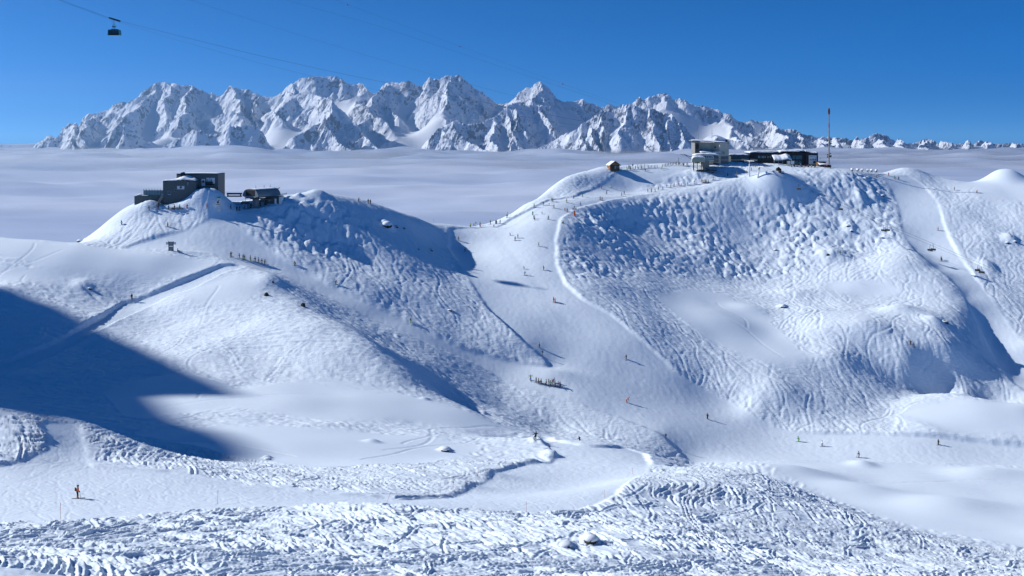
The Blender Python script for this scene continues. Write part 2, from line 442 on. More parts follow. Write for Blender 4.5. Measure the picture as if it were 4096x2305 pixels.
# column, row, height, half width across, half depth, flatness of the top[, distance]
HEAPS = [
    (2148, 1772, 0.8, 2.4, 4, 2.2), (2203, 1824, 1.0, 2.2, 3, 2.2), (2095, 1850, 0.8, 4, 2.5, 2.2), (1950, 1893, 0.8, 5, 3, 2.2), (1850, 1935, 0.6, 4, 2.5, 2.2),
    (838, 827, 7.6, 8.8, 5.5, 2.6, 403.5),      # big pile beside the left station
    (830, 836, 1.2, 6, 4, 2, 400),
    (735, 826, 2.0, 8.5, 2.6, 4, 401), (600, 842, 2.4, 4.5, 3, 2, 402),
    (1270, 776, 1.6, 4.5, 4, 2.5), (1195, 788, 1.2, 1.6, 1.6, 2.5),
    (3095, 690, 8.2, 10.5, 8, 2.2, 549), (3180, 690, 2.6, 9, 8, 2.2, 552),
    (2800, 690, 1.6, 8, 4, 2.2, 562),
    (1549, 900, 1.7, 2.6, 2.6, 3), (2363, 2172, 1.0, 1.1, 1.0, 3), (2262, 2190, 0.7, 1.2, 1.0, 3), (1780, 1800, 0.9, 1.5, 1.3, 3.5),
    (1068, 1836, 0.6, 1.0, 0.9, 3), (1490, 1768, 0.7, 1.8, 1.2, 2.5), (1935, 1652, 0.9, 1.4, 1.3, 2.5), (1700, 1592, 0.7, 1.4, 1.2, 2.5),
    (3330, 1030, 3.0, 9, 6, 2.2), (3500, 790, 1.6, 4, 3.5, 2.5), (3400, 905, 1.8, 3.5, 4, 2.5), (3440, 790, 2.0, 3.5, 5, 2.2),
    (3130, 1225, 1.2, 2.0, 1.6, 3), (3450, 1865, 1.2, 4, 3, 2.2), (3120, 1905, 3.2, 16, 8, 2.2), (3420, 1975, 2.6, 14, 7, 2.2), (3800, 2020, 2.6, 15, 8, 2.2), (3950, 1900, 1.8, 12, 6, 2.2), (3600, 1240, 2.2, 8, 5, 2), (3740, 1290, 2.0, 5, 4, 2), (3200, 1180, 1.5, 10, 5, 2),
    (3250, 880, 1.6, 10, 5, 2), (3000, 1240, 1.5, 10, 7, 2), (3090, 760, -1.5, 9, 7, 2),
    (3480, 1330, 3.0, 12, 7, 2), (3640, 1480, 3.2, 9, 8, 2), (3350, 1440, 2.2, 10, 7, 2), (3800, 1420, 2.5, 7, 6, 2), (3120, 1560, 2.0, 10, 7, 2),
    (4040, 960, 2.0, 3.5, 4, 2.5), (3950, 1070, 2.0, 4, 5, 2.2), (4020, 716, 6.0, 10.5, 10, 2.6, 588), (2880, 1290, 2.6, 15, 13, 2.2),
    (330, 1150, 1.2, 3.5, 3, 2.2), (1080, 1120, 1.5, 5, 5, 2), (3600, 676, 1.2, 8, 5, 2), (3720, 700, -0.8, 6, 4, 2),
]
# ------------------------------------------------------------------ where the snow is groomed, untouched, bumpy or chopped up
def U(*ps):
    m = np.zeros((ny, nx), np.float32)
    for p in ps: m = np.maximum(m, poly_mask(p))
    return m
P_CENTRE = [(1800, 906), (1795, 985), (1830, 1040), (1880, 1120), (1950, 1230), (2030, 1305), (2120, 1385), (2215, 1462), (2100, 1450), (1850, 1393), (1640, 1292), (1480, 1212), (1300, 1122), (1150, 1042), (1030, 962), (960, 902), (905, 858), (930, 842), (1040, 828), (1120, 818), (1080, 812), (960, 828), (880, 852), (760, 905), (560, 960), (480, 986), (620, 992), (830, 1003), (960, 1050), (1085, 1078), (1300, 1180), (1480, 1270), (1700, 1372), (1900, 1455), (2000, 1510), (2110, 1548), (2300, 1602), (2480, 1665), (2640, 1725), (2760, 1845), (3000, 1848), (3300, 1846), (3700, 1850), (4200, 1868), (4200, 1785), (3700, 1745), (3400, 1733), (3200, 1726), (3080, 1700), (2960, 1622), (2830, 1562), (2700, 1490), (2650, 1432), (2560, 1352), (2450, 1262), (2330, 1196), (2260, 1132), (2226, 1052), (2222, 950), (2242, 872), (2290, 840), (2410, 808), (2600, 774), (2800, 745), (2950, 716), (3020, 690), (2960, 700), (2800, 737), (2700, 749), (2530, 765), (2640, 716), (2720, 690), (2790, 676), (2740, 662), (2600, 672), (2490, 676), (2470, 690), (2400, 742), (2300, 790), (2200, 803), (2100, 850), (1990, 906)]
P_RIGHT = [(3520, 702), (3560, 752), (3595, 830), (3610, 930), (3650, 992), (3730, 1062), (3800, 1112), (3850, 1172), (3890, 1250), (3930, 1340), (3980, 1440), (4040, 1520), (4200, 1640), (4200, 1480), (4096, 1380), (4030, 1290), (3960, 1182), (3880, 1082), (3815, 990), (3780, 910), (3755, 812), (3700, 742), (3640, 705)]
P_FRONT = [(0, 1858), (100, 1832), (190, 1792), (202, 1742), (160, 1712), (175, 1690), (250, 1684), (318, 1706), (345, 1790), (366, 1856), (700, 1882), (1000, 1932), (1300, 1962), (1600, 1988), (1800, 1980), (1830, 1966), (1900, 1938), (2000, 1880), (2090, 1856), (2195, 1850), (2228, 1825), (2200, 1795), (2172, 1775), (2150, 1748), (2200, 1756), (2350, 1782), (2500, 1788), (2578, 1812), (2603, 1850), (2590, 1888), (2520, 1920), (2460, 1980), (2400, 2010), (2300, 2038), (2100, 2050), (1900, 2040), (1600, 2014), (1300, 2010), (1000, 2016), (700, 2032), (400, 2066), (0, 2090), (-500, 2110), (-500, 1870)]
P_PATH = [(985, 1060), (950, 1052), (880, 1058), (800, 1092), (700, 1132), (600, 1172), (530, 1198), (490, 1202), (400, 1268), (340, 1298), (200, 1372), (0, 1452), (-500, 1640), (-500, 1710), (0, 1512), (250, 1402), (380, 1332), (430, 1312), (560, 1242), (640, 1202), (780, 1152), (900, 1084)]
m_piste_c = U(P_CENTRE); m_piste_r = U(P_RIGHT)
m_piste_f = U(P_FRONT)
m_path = U(P_PATH)
POWDER = U([(-400, 930), (0, 950), (480, 992), (900, 1045), (800, 1085), (620, 1112), (300, 1095), (0, 1015), (-400, 990)],
           [(-300, 1060), (0, 1062), (200, 1082), (330, 1120), (200, 1132), (0, 1122), (-300, 1122)],
           [(700, 1150), (860, 1112), (1000, 1096), (1050, 1150), (950, 1200), (760, 1222)],
           [(1000, 1535), (1300, 1512), (1450, 1530), (1700, 1592), (1900, 1652), (2040, 1708), (1900, 1715), (1600, 1670), (1300, 1680), (1000, 1640), (880, 1600)],
           [(500, 1740), (900, 1700), (1300, 1712), (1700, 1745), (1960, 1795), (1700, 1850), (1300, 1872), (1000, 1840)],
           [(400, 1560), (700, 1480), (1000, 1560), (900, 1640), (500, 1680)],
           [(2620, 1182), (2760, 1152), (2900, 1172), (3040, 1250), (3180, 1370), (3222, 1430), (3150, 1462), (2980, 1420), (2800, 1332), (2680, 1242)],
           [(2960, 1856), (3300, 1852), (3700, 1860), (4200, 1880), (4200, 2220), (3600, 2085), (3300, 1990), (3050, 1895)],
           [(3580, 1662), (3680, 1626), (3800, 1606), (4200, 1615), (4200, 1742), (3800, 1735)],
           [(3780, 740), (3880, 728), (3980, 690), (4200, 700), (4200, 800), (3950, 792)],
           [(2995, 702), (3080, 662), (3170, 690), (3230, 730), (3150, 795), (3050, 780), (2960, 742)],
           [(3300, 1135), (3500, 1120), (3620, 1160), (3500, 1190), (3300, 1175)])
MOGUL = U([(2230, 1040), (2280, 880), (2420, 825), (2620, 790), (2800, 762), (2950, 740), (3080, 790), (3150, 800), (3240, 730), (3180, 685), (3420, 690), (3520, 720), (3570, 800), (3600, 940), (3640, 1000), (3400, 1060), (3200, 1110), (2900, 1110), (2650, 1090), (2400, 1120), (2270, 1130)],
          [(2560, 762), (2660, 722), (2720, 698), (2800, 700), (2850, 725), (2760, 738)],
          [(2860, 660), (3000, 660), (3010, 690), (2900, 690)],
          [(1000, 830), (1200, 800), (1400, 830), (1560, 880), (1500, 1000), (1300, 1040), (1100, 960)])
CHOP = U([(-600, 2100), (0, 2096), (400, 2070), (700, 2036), (1000, 2020), (1600, 2020), (2100, 2056), (2400, 2016), (2590, 1895), (2620, 1868), (2900, 1880), (3050, 1905), (3300, 2026), (3600, 2116), (4200, 2260), (4200, 2600), (-600, 2600)],
         [(-400, 1640), (0, 1650), (100, 1690), (180, 1750), (150, 1800), (0, 1850), (-400, 1860)])
SOFT = 2
pw = box_blur(box_blur(POWDER, 4), 4)
mg = box_blur(box_blur(MOGUL, 5), 5)
ch = box_blur(box_blur(CHOP, 4), 4)
# wavering edges, then a cut bank where the groomers have worked the piste down
ed = fbm(XS2 / 3.2, YS2 / 3.2, 3, 5) * 0.35 + fbm(XS2 / 14, YS2 / 14, 2, 9) * 0.15
def cutmask(m, r, k):
    b = box_blur(box_blur(m, r), r)
    return sstep(0.5 - k, 0.5 + k, b + ed * 0.22)
pc = cutmask(m_piste_c, 3, 0.26); pf = cutmask(m_piste_f, 2, 0.26); pr = cutmask(m_piste_r, 3, 0.26); pp = cutmask(m_path, 1, 0.22)
pc_w = box_blur(pc, 10)
groomed = np.maximum(np.maximum(np.maximum(pc, pf), pp), pr)
# the bank varies along its length
bank = np.clip(1.0 + 0.8 * perlin(XS2 / 45, YS2 / 45, 77), 0.35, 2.0)
cut = -(0.65 * pc * bank * (1 - 0.8 * sstep(415, 440, YS2) * sstep(-5, 12, XS2)) + 0.26 * pr * bank + 0.34 * pf * (0.8 + 0.4 * bank) * (1 - 0.75 * sstep(147, 153, YS2) * (1 - sstep(-60, -50, XS2))) + 1.0 * pp)
rimm = lambda m: np.clip(box_blur(m, 5) - m, 0, 1) * (1 - groomed)
cut += (0.3 * rimm(pc) + 0.22 * rimm(pf) + 0.5 * rimm(pp)) * np.clip(0.6 + 0.5 * fbm(XS2 / 9, YS2 / 9, 3, 12), 0.1, 1.6)

# ------------------------------------------------------------------ ski tracks pressed into the snow
def gradf(x, y):
    return bilin(GXp, x, y, RX0, RY0, RES), bilin(GYp, x, y, RX0, RY0, RES)
def rand_in(mask, n):
    j, i = np.nonzero(mask > 0.5)
    if len(j) == 0: return np.zeros(0), np.zeros(0)
    # near ground gets more, as the sample is by plan area
    k = rng.integers(0, len(j), n)
    return xs[i[k]] + rng.uniform(-.25, .25, n), ys[j[k]] + rng.uniform(-.25, .25, n)
def tracks(x, y, length, step, wig, wl, off, keep=None, kmin=0.5, head=None):
    """Paths that run down the slope, swinging from side to side; off = heading away from the fall line."""
    n = len(x); ns = int(length / step)
    ph = rng.uniform(0, 6.28, n); amp = rng.uniform(0.3, 1, n) * wig
    w = 6.283 / (rng.uniform(.6, 1.6, n) * wl)
    life = rng.uniform(0.35, 1, n) * ns
    gx, gy = gradf(x, y)
    hx, hy = -gx, -gy
    out = []
    for s in range(ns):
        gx, gy = gradf(x, y)
        hx = hx * 0.9 - gx * 0.1; hy = hy * 0.9 - gy * 0.1
        a = (np.arctan2(hy, hx) + off if head is None else head + 0.25 * perlin(x / 40, y / 40, 301)) + amp * np.sin(ph + w * s * step)
        dx, dy = np.cos(a), np.sin(a)
        x = x + dx * step; y = y + dy * step
        ok = (s < life)
        if keep is not None:
            ok &= bilin(keep, x, y, RX0, RY0, RES) > kmin
            life = np.where(ok, life, 0)
        out.append(np.stack([x, y, -dy, dx, ok], 0))
    return np.stack(out, 1)      # 5, steps, n
def stamp(H, x0, y0, res, tr, width, depth, berm, twin=0.0):
    """Press grooves with small side berms; the latest groove overwrites what it crosses."""
    nyr, nxr = H.shape
    st = tr.transpose(2, 1, 0)       # n, steps, 5
    n, ns, _ = st.shape
    depth = np.broadcast_to(depth, (n,)); width = np.broadcast_to(width, (n,))
    offs = np.arange(-1.9, 1.91, max(0.12, res / width.max() * 0.8))
    offs = offs[np.argsort(-np.abs(offs))]
    for tw in ((-twin, twin) if twin > 0 else (0,)):
        for o in offs:
            prof = -np.exp(-(o / 0.62) ** 2) + berm * np.exp(-((abs(o) - 1.25) / 0.45) ** 2)
            px = st[:, :, 0] + st[:, :, 2] * (o * width[:, None] * 0.5 + tw); py = st[:, :, 1] + st[:, :, 3] * (o * width[:, None] * 0.5 + tw)
            i = ((px - x0) / res).astype(np.int32); j = ((py - y0) / res).astype(np.int32)
            ok = (st[:, :, 4] > 0.5) & (i >= 0) & (j >= 0) & (i < nxr) & (j < nyr)
            val = np.broadcast_to((prof * depth)[:, None], ok.shape)
            H[j[ok], i[ok]] = val[ok]
free = (1 - np.maximum(groomed, pw))
off_all = box_blur(free, 1)
# far raster
FR = 0.3
fx0, fx1, fy0, fy1 = -330.0, 330.0, 185.0, 615.0
HT = np.zeros((int((fy1 - fy0) / FR) + 1, int((fx1 - fx0) / FR) + 1), np.float32)
# chopped everyday off-piste: many short overlapping runs
region = (free > 0.5) & (YS2 > 190) & (YS2 < 600)
right = region & ((XS2 > -10) | (YS2 > 372))
x, y = rand_in(right, 7500)
t = tracks(x, y, 46, 0.45, 0.75, 20, rng.normal(0, 0.3, len(x)), off_all)
stamp(HT, fx0, fy0, FR, t, rng.uniform(0.6, 1.1, len(x)), rng.uniform(0.06, 0.26, len(x)), 0.8)
x, y = rand_in(right, 500)
t = tracks(x, y, 100, 0.45, 0.6, 26, rng.uniform(-0.8, 0.8, len(x)), off_all)
stamp(HT, fx0, fy0, FR, t, 0.9, 0.3, 0.7)
# traverses on the long left slopes
left = region & (XS2 < -20) & (YS2 < 375)
x, y = rand_in(left, 2600)
t = tracks(x, y, 105, 0.45, 0.10, 52, 0, off_all, head=rng.normal(-0.42, 0.13, len(x)) - 0.2 * sstep(-75, -40, x))
stamp(HT, fx0, fy0, FR, t, rng.uniform(0.5, 1.0, len(x)), rng.uniform(0.08, 0.36, len(x)), 0.8)
x, y = rand_in(left & (XS2 < -62) & (YS2 > 255), 620)
t = tracks(x, y, 130, 0.45, 0.10, 60, 0, off_all, head=rng.normal(-0.25, 0.12, len(x)))
stamp(HT, fx0, fy0, FR, t, rng.uniform(0.5, 1.0, len(x)), rng.uniform(0.12, 0.40, len(x)), 0.9)
x, y = rand_in(left, 90)
t = tracks(x, y, 60, 0.45, 0.5, 22, rng.normal(0.0, 0.5, len(x)), off_all)
stamp(HT, fx0, fy0, FR, t, 0.7, 0.26, 0.8)
# lone lines across the powder
x, y = rand_in((pw > 0.6) & (YS2 > 190) & ~((XS2 > 55) & (YS2 < 345)), 20)
t = tracks(x, y, 85, 0.3, 0.5, 34, rng.normal(0.4, 0.7, len(x)))
stamp(HT, fx0, fy0, FR, t, 0.7, 0.16, 0.5)
# traverses over the rolling powder at lower right
x, y = rand_in((pw > 0.6) & (XS2 > 60) & (YS2 > 230) & (YS2 < 330), 16)
t = tracks(x, y, 110, 0.3, 0.25, 50, 0, head=rng.normal(-0.12, 0.2, len(x)))
stamp(HT, fx0, fy0, FR, t, 0.6, 0.13, 0.6)
# skidded arcs on the groomed snow
gm = groomed > 0.6
x, y = rand_in(gm & (YS2 > 190), 3200)
t = tracks(x, y, 26, 0.45, 1.0, 20, rng.uniform(-0.5, 0.5, len(x)), groomed)
HG = np.zeros_like(HT)
stamp(HG, fx0, fy0, FR, t, rng.uniform(0.6, 1.2, len(x)), rng.uniform(0.02, 0.07, len(x)), 1.0)
HT = box_blur(HT, 1)
HG = box_blur(HG, 1)
# near raster
NR = 0.11
mx0, mx1, my0, my1 = -92.0, 92.0, 84.0, 215.0
HN = np.zeros((int((my1 - my0) / NR) + 1, int((mx1 - mx0) / NR) + 1), np.float32)
nf = (free > 0.5) & (YS2 < 212) & (np.abs(XS2) < 95)
def flow(x, y):
    # skiers cross the slope in families: each patch has one favoured traverse
    p = fbm(x / 30, y / 22, 2, 201) + 0.15 + rng.normal(0, 0.16, len(x))
    return np.where(p > 0, 1.0, -0.85) + 0.25 * perlin(x / 12, y / 12, 205) + rng.normal(0, 0.10, len(x))
def near_tracks(n, length, wig, wl, off, w, d, berm, mask=None, twin=0.0):
    x, y = rand_in(nf if mask is None else mask, n)
    t = tracks(x, y, length, 0.16, wig, wl, off(len(x)) if off is not flow else flow(x, y), off_all)
    stamp(HN, mx0, my0, NR, t, w(len(x)), d(len(x)), berm, twin)
side = lambda n: np.where(rng.random(n) < 0.6, 1, -1) * rng.normal(1.15, 0.3, n)
across = lambda n: np.where(rng.random(n) < 0.55, 1, -1) * rng.normal(0.85, 0.3, n)
near_tracks(6500, 24, 0.14, 22, flow, lambda n: rng.uniform(0.25, 0.65, n), lambda n: rng.uniform(0.06, 0.30, n), 1.0)
near_tracks(500, 24, 0.3, 14, lambda n: rng.normal(0, 0.6, n), lambda n: rng.uniform(0.3, 0.6, n), lambda n: rng.uniform(0.12, 0.3, n), 0.9)
near_tracks(900, 9, 0.15, 8, flow, lambda n: rng.uniform(0.3, 0.7, n), lambda n: rng.uniform(0.10, 0.36, n), 1.1)
near_tracks(16, 44, 0.2, 30, lambda n: rng.normal(0, 0.5, n), lambda n: np.full(n, 0.3), lambda n: np.full(n, 0.26), 1.1, twin=0.28)
x, y = rand_in((groomed > 0.6) & (YS2 < 212) & (np.abs(XS2) < 95), 1500)
t = tracks(x, y, 16, 0.16, 0.7, 14, side(len(x)) * 0.8, groomed)
HGN = np.zeros_like(HN)
stamp(HGN, mx0, my0, NR, t, rng.uniform(0.2, 0.5, len(x)), rng.uniform(0.014, 0.05, len(x)), 1.0)
HN = 0.5 * HN + 0.5 * box_blur(HN, 1)
print('tracks', round(time.time() - T0, 1))

# ------------------------------------------------------------------ put it all on the mesh
def smp(img, x0=RX0, y0=RY0, res=RES):
    return bilin(img, TX, TY, x0, y0, res).astype(np.float32)
inside = ((TX > RX0 + 2) & (TX < RX1 - 2) & (TY > RY0 + 2) & (TY < RY1 - 2))
G = smp(groomed); PW = smp(pw); MG = smp(mg); CH = smp(ch); CUT = np.where(inside, smp(cut), 0)
G = np.where(inside, G, 0); PW = np.where(inside, PW, 0); MG = np.where(inside, MG, 0)
CH = np.where(TY < 84, 1, np.where(inside, CH, 0))
OFF = np.clip(1 - np.maximum(G, PW), 0, 1)
Zt = Zb + CUT
# broad drifts and hollows
Zt += (0.9 * fbm(TX / 60, TY / 60, 3, 21) + 0.35 * perlin(TX / 17, TY / 17, 23)) * (1 - 0.75 * G) * (0.5 + 0.5 * OFF) * np.clip(TY / 200, 0.3, 1.2)
# moguls: rounded humps with gullies between, set along the fall line
wx = TX + 1.9 * fbm(TX / 8, TY / 8, 2, 31); wy = TY + 1.9 * fbm(TX / 8, TY / 8, 2, 32)
w1, id1 = worley(wx / 3.5 + wy / 16, wy / 4.3, 33)
w2, id2 = worley(wx / 1.9, wy / 2.3, 36)
mstr = np.clip(0.8 + 0.9 * perlin(TX / 34, TY / 34, 35), 0.2, 1.4)
Zt += MG * OFF * mstr * 0.85 * ((0.35 + 0.75 * id1) * np.clip(1 - (w1 / 0.62) ** 2, -0.25, 1) + 0.28 * (0.4 + id2) * np.clip(1 - (w2 / 0.6) ** 2, -0.2, 1) - 0.35)
# wind-broken crust and lumps off the piste
lump = ridged(TX / 5.5, TY / 4.0, 3, 41)
Zt += OFF * (1 - 0.5 * MG) * np.where(TY > 190, 1, 0.5) * (0.06 * lump + 0.09 * fbm(TX / 2.2, TY / 1.9, 2, 44))
# foreground: refrozen slabs lying across the slope
wv = 0.5 * perlin(TX / 9, TY / 9, 58)
sl = perlin(TX / 4.4, (TY + 2.2 * wv) / 0.95, 51) + 0.3 * perlin(TX / 2.4, (TY + 2.2 * wv) / 0.6, 52)
Zt += CH * OFF * (0.15 * np.clip(sl, -0.6, 1.2) + 0.30 * np.maximum(0, perlin(TX / 5.2, TY / 2.2, 53)) + 0.03 * fbm(TX / 0.9, TY / 0.5, 2, 54))
fi = ((TX > fx0 + 1) & (TX < fx1 - 1) & (TY < fy1 - 1))
wf = np.where(fi, sstep(186, 200, TY), 0)
wn = np.where((TX > mx0 + 1) & (TX < mx1 - 1) & (TY > my0 + 1), 1 - sstep(200, 213, TY), 0)
tfar = smp(HT, fx0, fy0, FR); gfar = smp(HG, fx0, fy0, FR)
tnear = smp(HN, mx0, my0, NR); gnear = smp(HGN, mx0, my0, NR)
Zt += wf * (1.45 * tfar * (1 - G) + gfar * G) + wn * (1.15 * tnear * (1 - G) + gnear * G)
# combed surface on the pistes
Zt += G * (0.02 * fbm(TX / 1.6, TY / 1.6, 2, 61) + 0.03 * perlin(TX / 6, TY / 6, 63))
# single drifts, dug-out heaps and snow-covered boulders
def heap(u, v, h, rx, ry, p=2.0, d=None, dx=0, dy=0):
    c = hit(u, v) if d is None else at(u, v, d)
    r = ((TX - c.x - dx) / rx) ** 2 + ((TY - c.y - dy) / ry) ** 2
    return h * np.exp(-r ** (p / 2))
for a in HEAPS: Zt += heap(*a)
Zt = Zt.astype(np.float32)
ter = grid_mesh('snow_terrain', TX, TY, Zt, M_SNOW)
ter['kind'] = 'structure'
ra = ter.data.attributes.new('rough', 'FLOAT', 'POINT')
ra.data.foreach_set('value', np.clip(OFF * (0.6 - 0.3 * CH) + 0.10 * G + 0.03, 0, 1.3).astype(np.float32).ravel())
print('terrain', round(time.time() - T0, 1))
# ------------------------------------------------------------------ mountain out of the frame on the left, whose shadow falls into the bowl
hx_, hy_ = math.sin(SUN_AZ), math.cos(SUN_AZ)       # towards the sun, in plan
tanE = math.tan(SUN_EL)
# survey of the shadow's edge on the snow: column, row, metres ahead
def prof_pts(L_):
    out = []
    for e in L_:
        p = hit(e[0], e[1]) if len(e) == 2 else at(*e)
        w = p.x * hy_ - p.y * hx_; q = p.x * hx_ + p.y * hy_
        out.append((w, p.z - q * tanE))
    return sorted(out)
added_tower_ = prof_pts([(0, 1150), (250, 1240), (400, 1320), (560, 1385), (760, 1480), (900, 1545), (1018, 1602)])
lower_ = prof_pts([(540, 1548), (621, 1593), (671, 1637), (764, 1705), (932, 1748), (1056, 1815), (330, 1683, 168.5), (150, 1668, 164)])
print('tower', [(round(a), round(b)) for a, b in added_tower_]); print('lower', [(round(a), round(b)) for a, b in lower_])
wm_ = added_tower_[0][0]
both_ = [p for p in lower_ if p[0] < wm_ - 2] + added_tower_  # crest tower and notch are added, to shape the lit tongue in the shadow
ew_ = np.array([p[0] for p in both_]); eh_ = np.array([p[1] for p in both_])
w0_, h0_ = ew_[0], eh_[:3].max()
prof = np.array([(w0_ - 150, h0_ - 200), (w0_ - 60, h0_ - 75), (w0_ - 14, h0_ - 9), (w0_ - 5, h0_ - 1.5)] + list(zip(ew_, eh_)) + [(ew_[-1] + 8, eh_[-1] - 25), (ew_[-1] + 60, eh_[-1] - 110)], float)
QC = 760.0
w_ = np.linspace(-260, 620, 110); q_ = np.linspace(QC - 420, QC + 420, 61)
Wg, Qg = np.meshgrid(w_, q_)
crest = np.interp(Wg, prof[:, 0], prof[:, 1]) + tanE * QC
crest = np.where(Wg > 330, crest - (Wg - 330) * 0.9, crest); crest = np.where(Wg < -60, crest - (-60 - Wg) * 0.9, crest)
dq = np.abs(Qg - QC)
fall = dq * 1.05 + 14 * ridged(Wg / 70, Qg / 70, 4, 3) * sstep(4, 80, dq) - 14 * sstep(4, 80, dq)
hz = np.maximum(crest - fall, -420)
M_ALP = bpy.data.materials.new('alpine rock and snow')
ridge = grid_mesh('mountain_shoulder', hx_ * Qg + hy_ * Wg, (hy_ * Qg - hx_ * Wg), hz, M_ALP)
ridge['kind'] = 'structure'

# ------------------------------------------------------------------ the far range
def ridge_segments():
    RL = []
    def A(pts, d0, d1=None, rib=1.0):
        pts = np.array(pts, float); d1 = d0 if d1 is None else d1
        s = np.linspace(0, 1, len(pts)); d = d0 + (d1 - d0) * s
        RL.append((np.stack([(pts[:, 0] - CU) / F * d, d, -(pts[:, 1] - V0) / F * d], 1), rib))
    km = 1000.0
    A([(-500, 590), (-200, 575), (0, 583), (35, 580), (85, 592), (130, 590), (165, 566), (190, 549), (215, 543), (235, 546), (270, 510)], 23 * km, 22 * km, 0.6)
    A([(215, 575), (260, 540), (295, 492)], 21.3 * km)
    A([(295, 492), (320, 505), (340, 478), (365, 456), (385, 453), (430, 440), (465, 418), (492, 405), (545, 420), (560, 402), (575, 375), (590, 352), (620, 331), (655, 328), (668, 337), (685, 333), (715, 347), (757, 340), (790, 358), (830, 378), (845, 375), (880, 386), (893, 381), (905, 366), (935, 342), (955, 350), (975, 357), (1005, 373), (1045, 385), (1075, 392), (1110, 385), (1150, 368), (1168, 336), (1185, 321), (1210, 308), (1240, 311), (1275, 305), (1300, 300), (1325, 309), (1345, 319), (1356, 315), (1375, 331), (1390, 340), (1420, 336), (1440, 332), (1470, 353), (1490, 372), (1520, 374), (1532, 335), (1560, 323), (1600, 331), (1640, 326), (1660, 350), (1680, 346), (1695, 321), (1710, 305), (1735, 319), (1765, 303), (1800, 304), (1830, 300), (1850, 314), (1870, 331), (1900, 350), (1930, 380), (1955, 386), (1990, 410), (2020, 415), (2050, 402), (2062, 374), (2085, 362), (2110, 351), (2130, 343), (2155, 329), (2175, 322), (2190, 336), (2210, 360), (2225, 379), (2250, 400), (2290, 404), (2315, 399), (2345, 411), (2380, 421), (2405, 429), (2430, 424), (2455, 417), (2475, 426), (2510, 421), (2535, 415), (2560, 396), (2572, 387), (2582, 401), (2600, 396), (2640, 379), (2660, 369), (2675, 367), (2690, 377), (2710, 395), (2735, 392), (2755, 415), (2785, 426), (2800, 423), (2840, 436), (2875, 441), (2900, 456), (2925, 476), (2960, 489), (3000, 484), (3040, 491), (3085, 484), (3125, 521), (3175, 516), (3200, 531), (3230, 541), (3260, 551), (3290, 549), (3330, 546), (3365, 553), (3400, 557), (3440, 558), (3470, 556), (3495, 541), (3515, 530), (3530, 536), (3560, 546), (3590, 566), (3620, 573), (3660, 571), (3685, 561), (3698, 556), (3725, 576), (3780, 579), (3830, 576), (3880, 581), (3910, 569), (3930, 564), (3960, 571), (4000, 574), (4060, 579), (4200, 575), (4500, 580)], 22 * km)
    A([(295, 492), (292, 530), (282, 600)], 21.3 * km, 19.8 * km)
    A([(378, 455), (345, 500), (330, 600)], 21.8 * km, 19.6 * km)
    A([(757, 340), (762, 372), (752, 410), (738, 445), (732, 468), (690, 492), (640, 512), (600, 542), (545, 592), (520, 615)], 22 * km, 18.3 * km)
    A([(620, 331), (612, 380), (560, 420), (500, 450), (440, 520), (400, 600)], 22 * km, 20 * km)
    A([(935, 342), (946, 400), (962, 445), (945, 510)], 22 * km, 20 * km)
    A([(1030, 388), (1020, 440), (1010, 500)], 22 * km, 20.4 * km)
    A([(600, 615), (650, 588), (720, 560), (790, 521), (850, 540), (900, 511), (960, 506), (1024, 500), (1060, 520), (1090, 560), (1110, 610)], 18.2 * km, 18.6 * km)
    A([(1150, 368), (1180, 372), (1262, 378), (1300, 402), (1336, 392), (1325, 440), (1300, 470), (1240, 500), (1185, 540), (1160, 610)], 21 * km, 18.2 * km)
    A([(1300, 468), (1320, 520), (1370, 570), (1400, 610)], 18.8 * km, 18 * km)
    A([(1100, 440), (1130, 480), (1060, 560), (1040, 610)], 20.2 * km, 18.2 * km)
    A([(1440, 332), (1478, 362), (1420, 395), (1450, 420), (1500, 470), (1560, 490), (1620, 530), (1650, 590), (1660, 615)], 22 * km, 18.8 * km)
    A([(1530, 336), (1540, 400), (1570, 440), (1600, 480)], 22 * km, 20.6 * km)
    A([(1400, 480), (1440, 540), (1500, 580), (1540, 612)], 19.4 * km, 18.3 * km)
    A([(1800, 304), (1802, 340), (1798, 372), (1780, 410), (1768, 450), (1762, 490)], 22 * km, 19.8 * km)
    A([(1690, 612), (1720, 550), (1746, 516), (1790, 500), (1816, 488), (1860, 495), (1930, 490), (1950, 480), (1980, 460), (2020, 432), (2050, 412), (2085, 405), (2120, 420), (2160, 425), (2195, 430), (2215, 462), (2225, 500)], 18 * km, 19.5 * km)
    A([(1816, 488), (1850, 540), (1900, 580), (1930, 612)], 18 * km, 17.4 * km)
    A([(1955, 480), (1965, 545), (1985, 610)], 18.6 * km, 17.4 * km)
    A([(2060, 412), (2075, 480), (2060, 560), (2040, 612)], 19 * km, 17.6 * km)
    A([(2175, 322), (2150, 370), (2130, 400)], 22 * km, 20.6 * km)
    A([(2160, 612), (2210, 575), (2260, 540), (2310, 490), (2345, 481), (2376, 460), (2402, 445), (2440, 440), (2490, 421), (2536, 425), (2560, 436), (2590, 430), (2622, 441), (2660, 455), (2682, 445), (2705, 460), (2720, 490), (2750, 511), (2765, 541), (2800, 561), (2840, 610)], 17.6 * km, 18 * km)
    for (a, b, c, e) in (((2345, 481), (2370, 530), (2390, 612), 0), ((2402, 445), (2430, 520), (2425, 612), 0), ((2510, 422), (2515, 500), (2500, 560), 0), ((2600, 432), (2606, 510), (2640, 612), 0), ((2310, 492), (2320, 550), (2350, 612), 0), ((2690, 448), (2668, 520), (2690, 612), 0)):
        A([a, b, c], 17.8 * km, 16.8 * km)
    A([(2870, 490), (2850, 520), (2860, 560), (2820, 612)], 19.5 * km, 18 * km)
    A([(2900, 456), (2915, 510), (2960, 560), (2990, 612)], 21.6 * km, 18.6 * km)
    A([(3085, 484), (3130, 545), (3150, 612)], 21.8 * km, 18.4 * km)
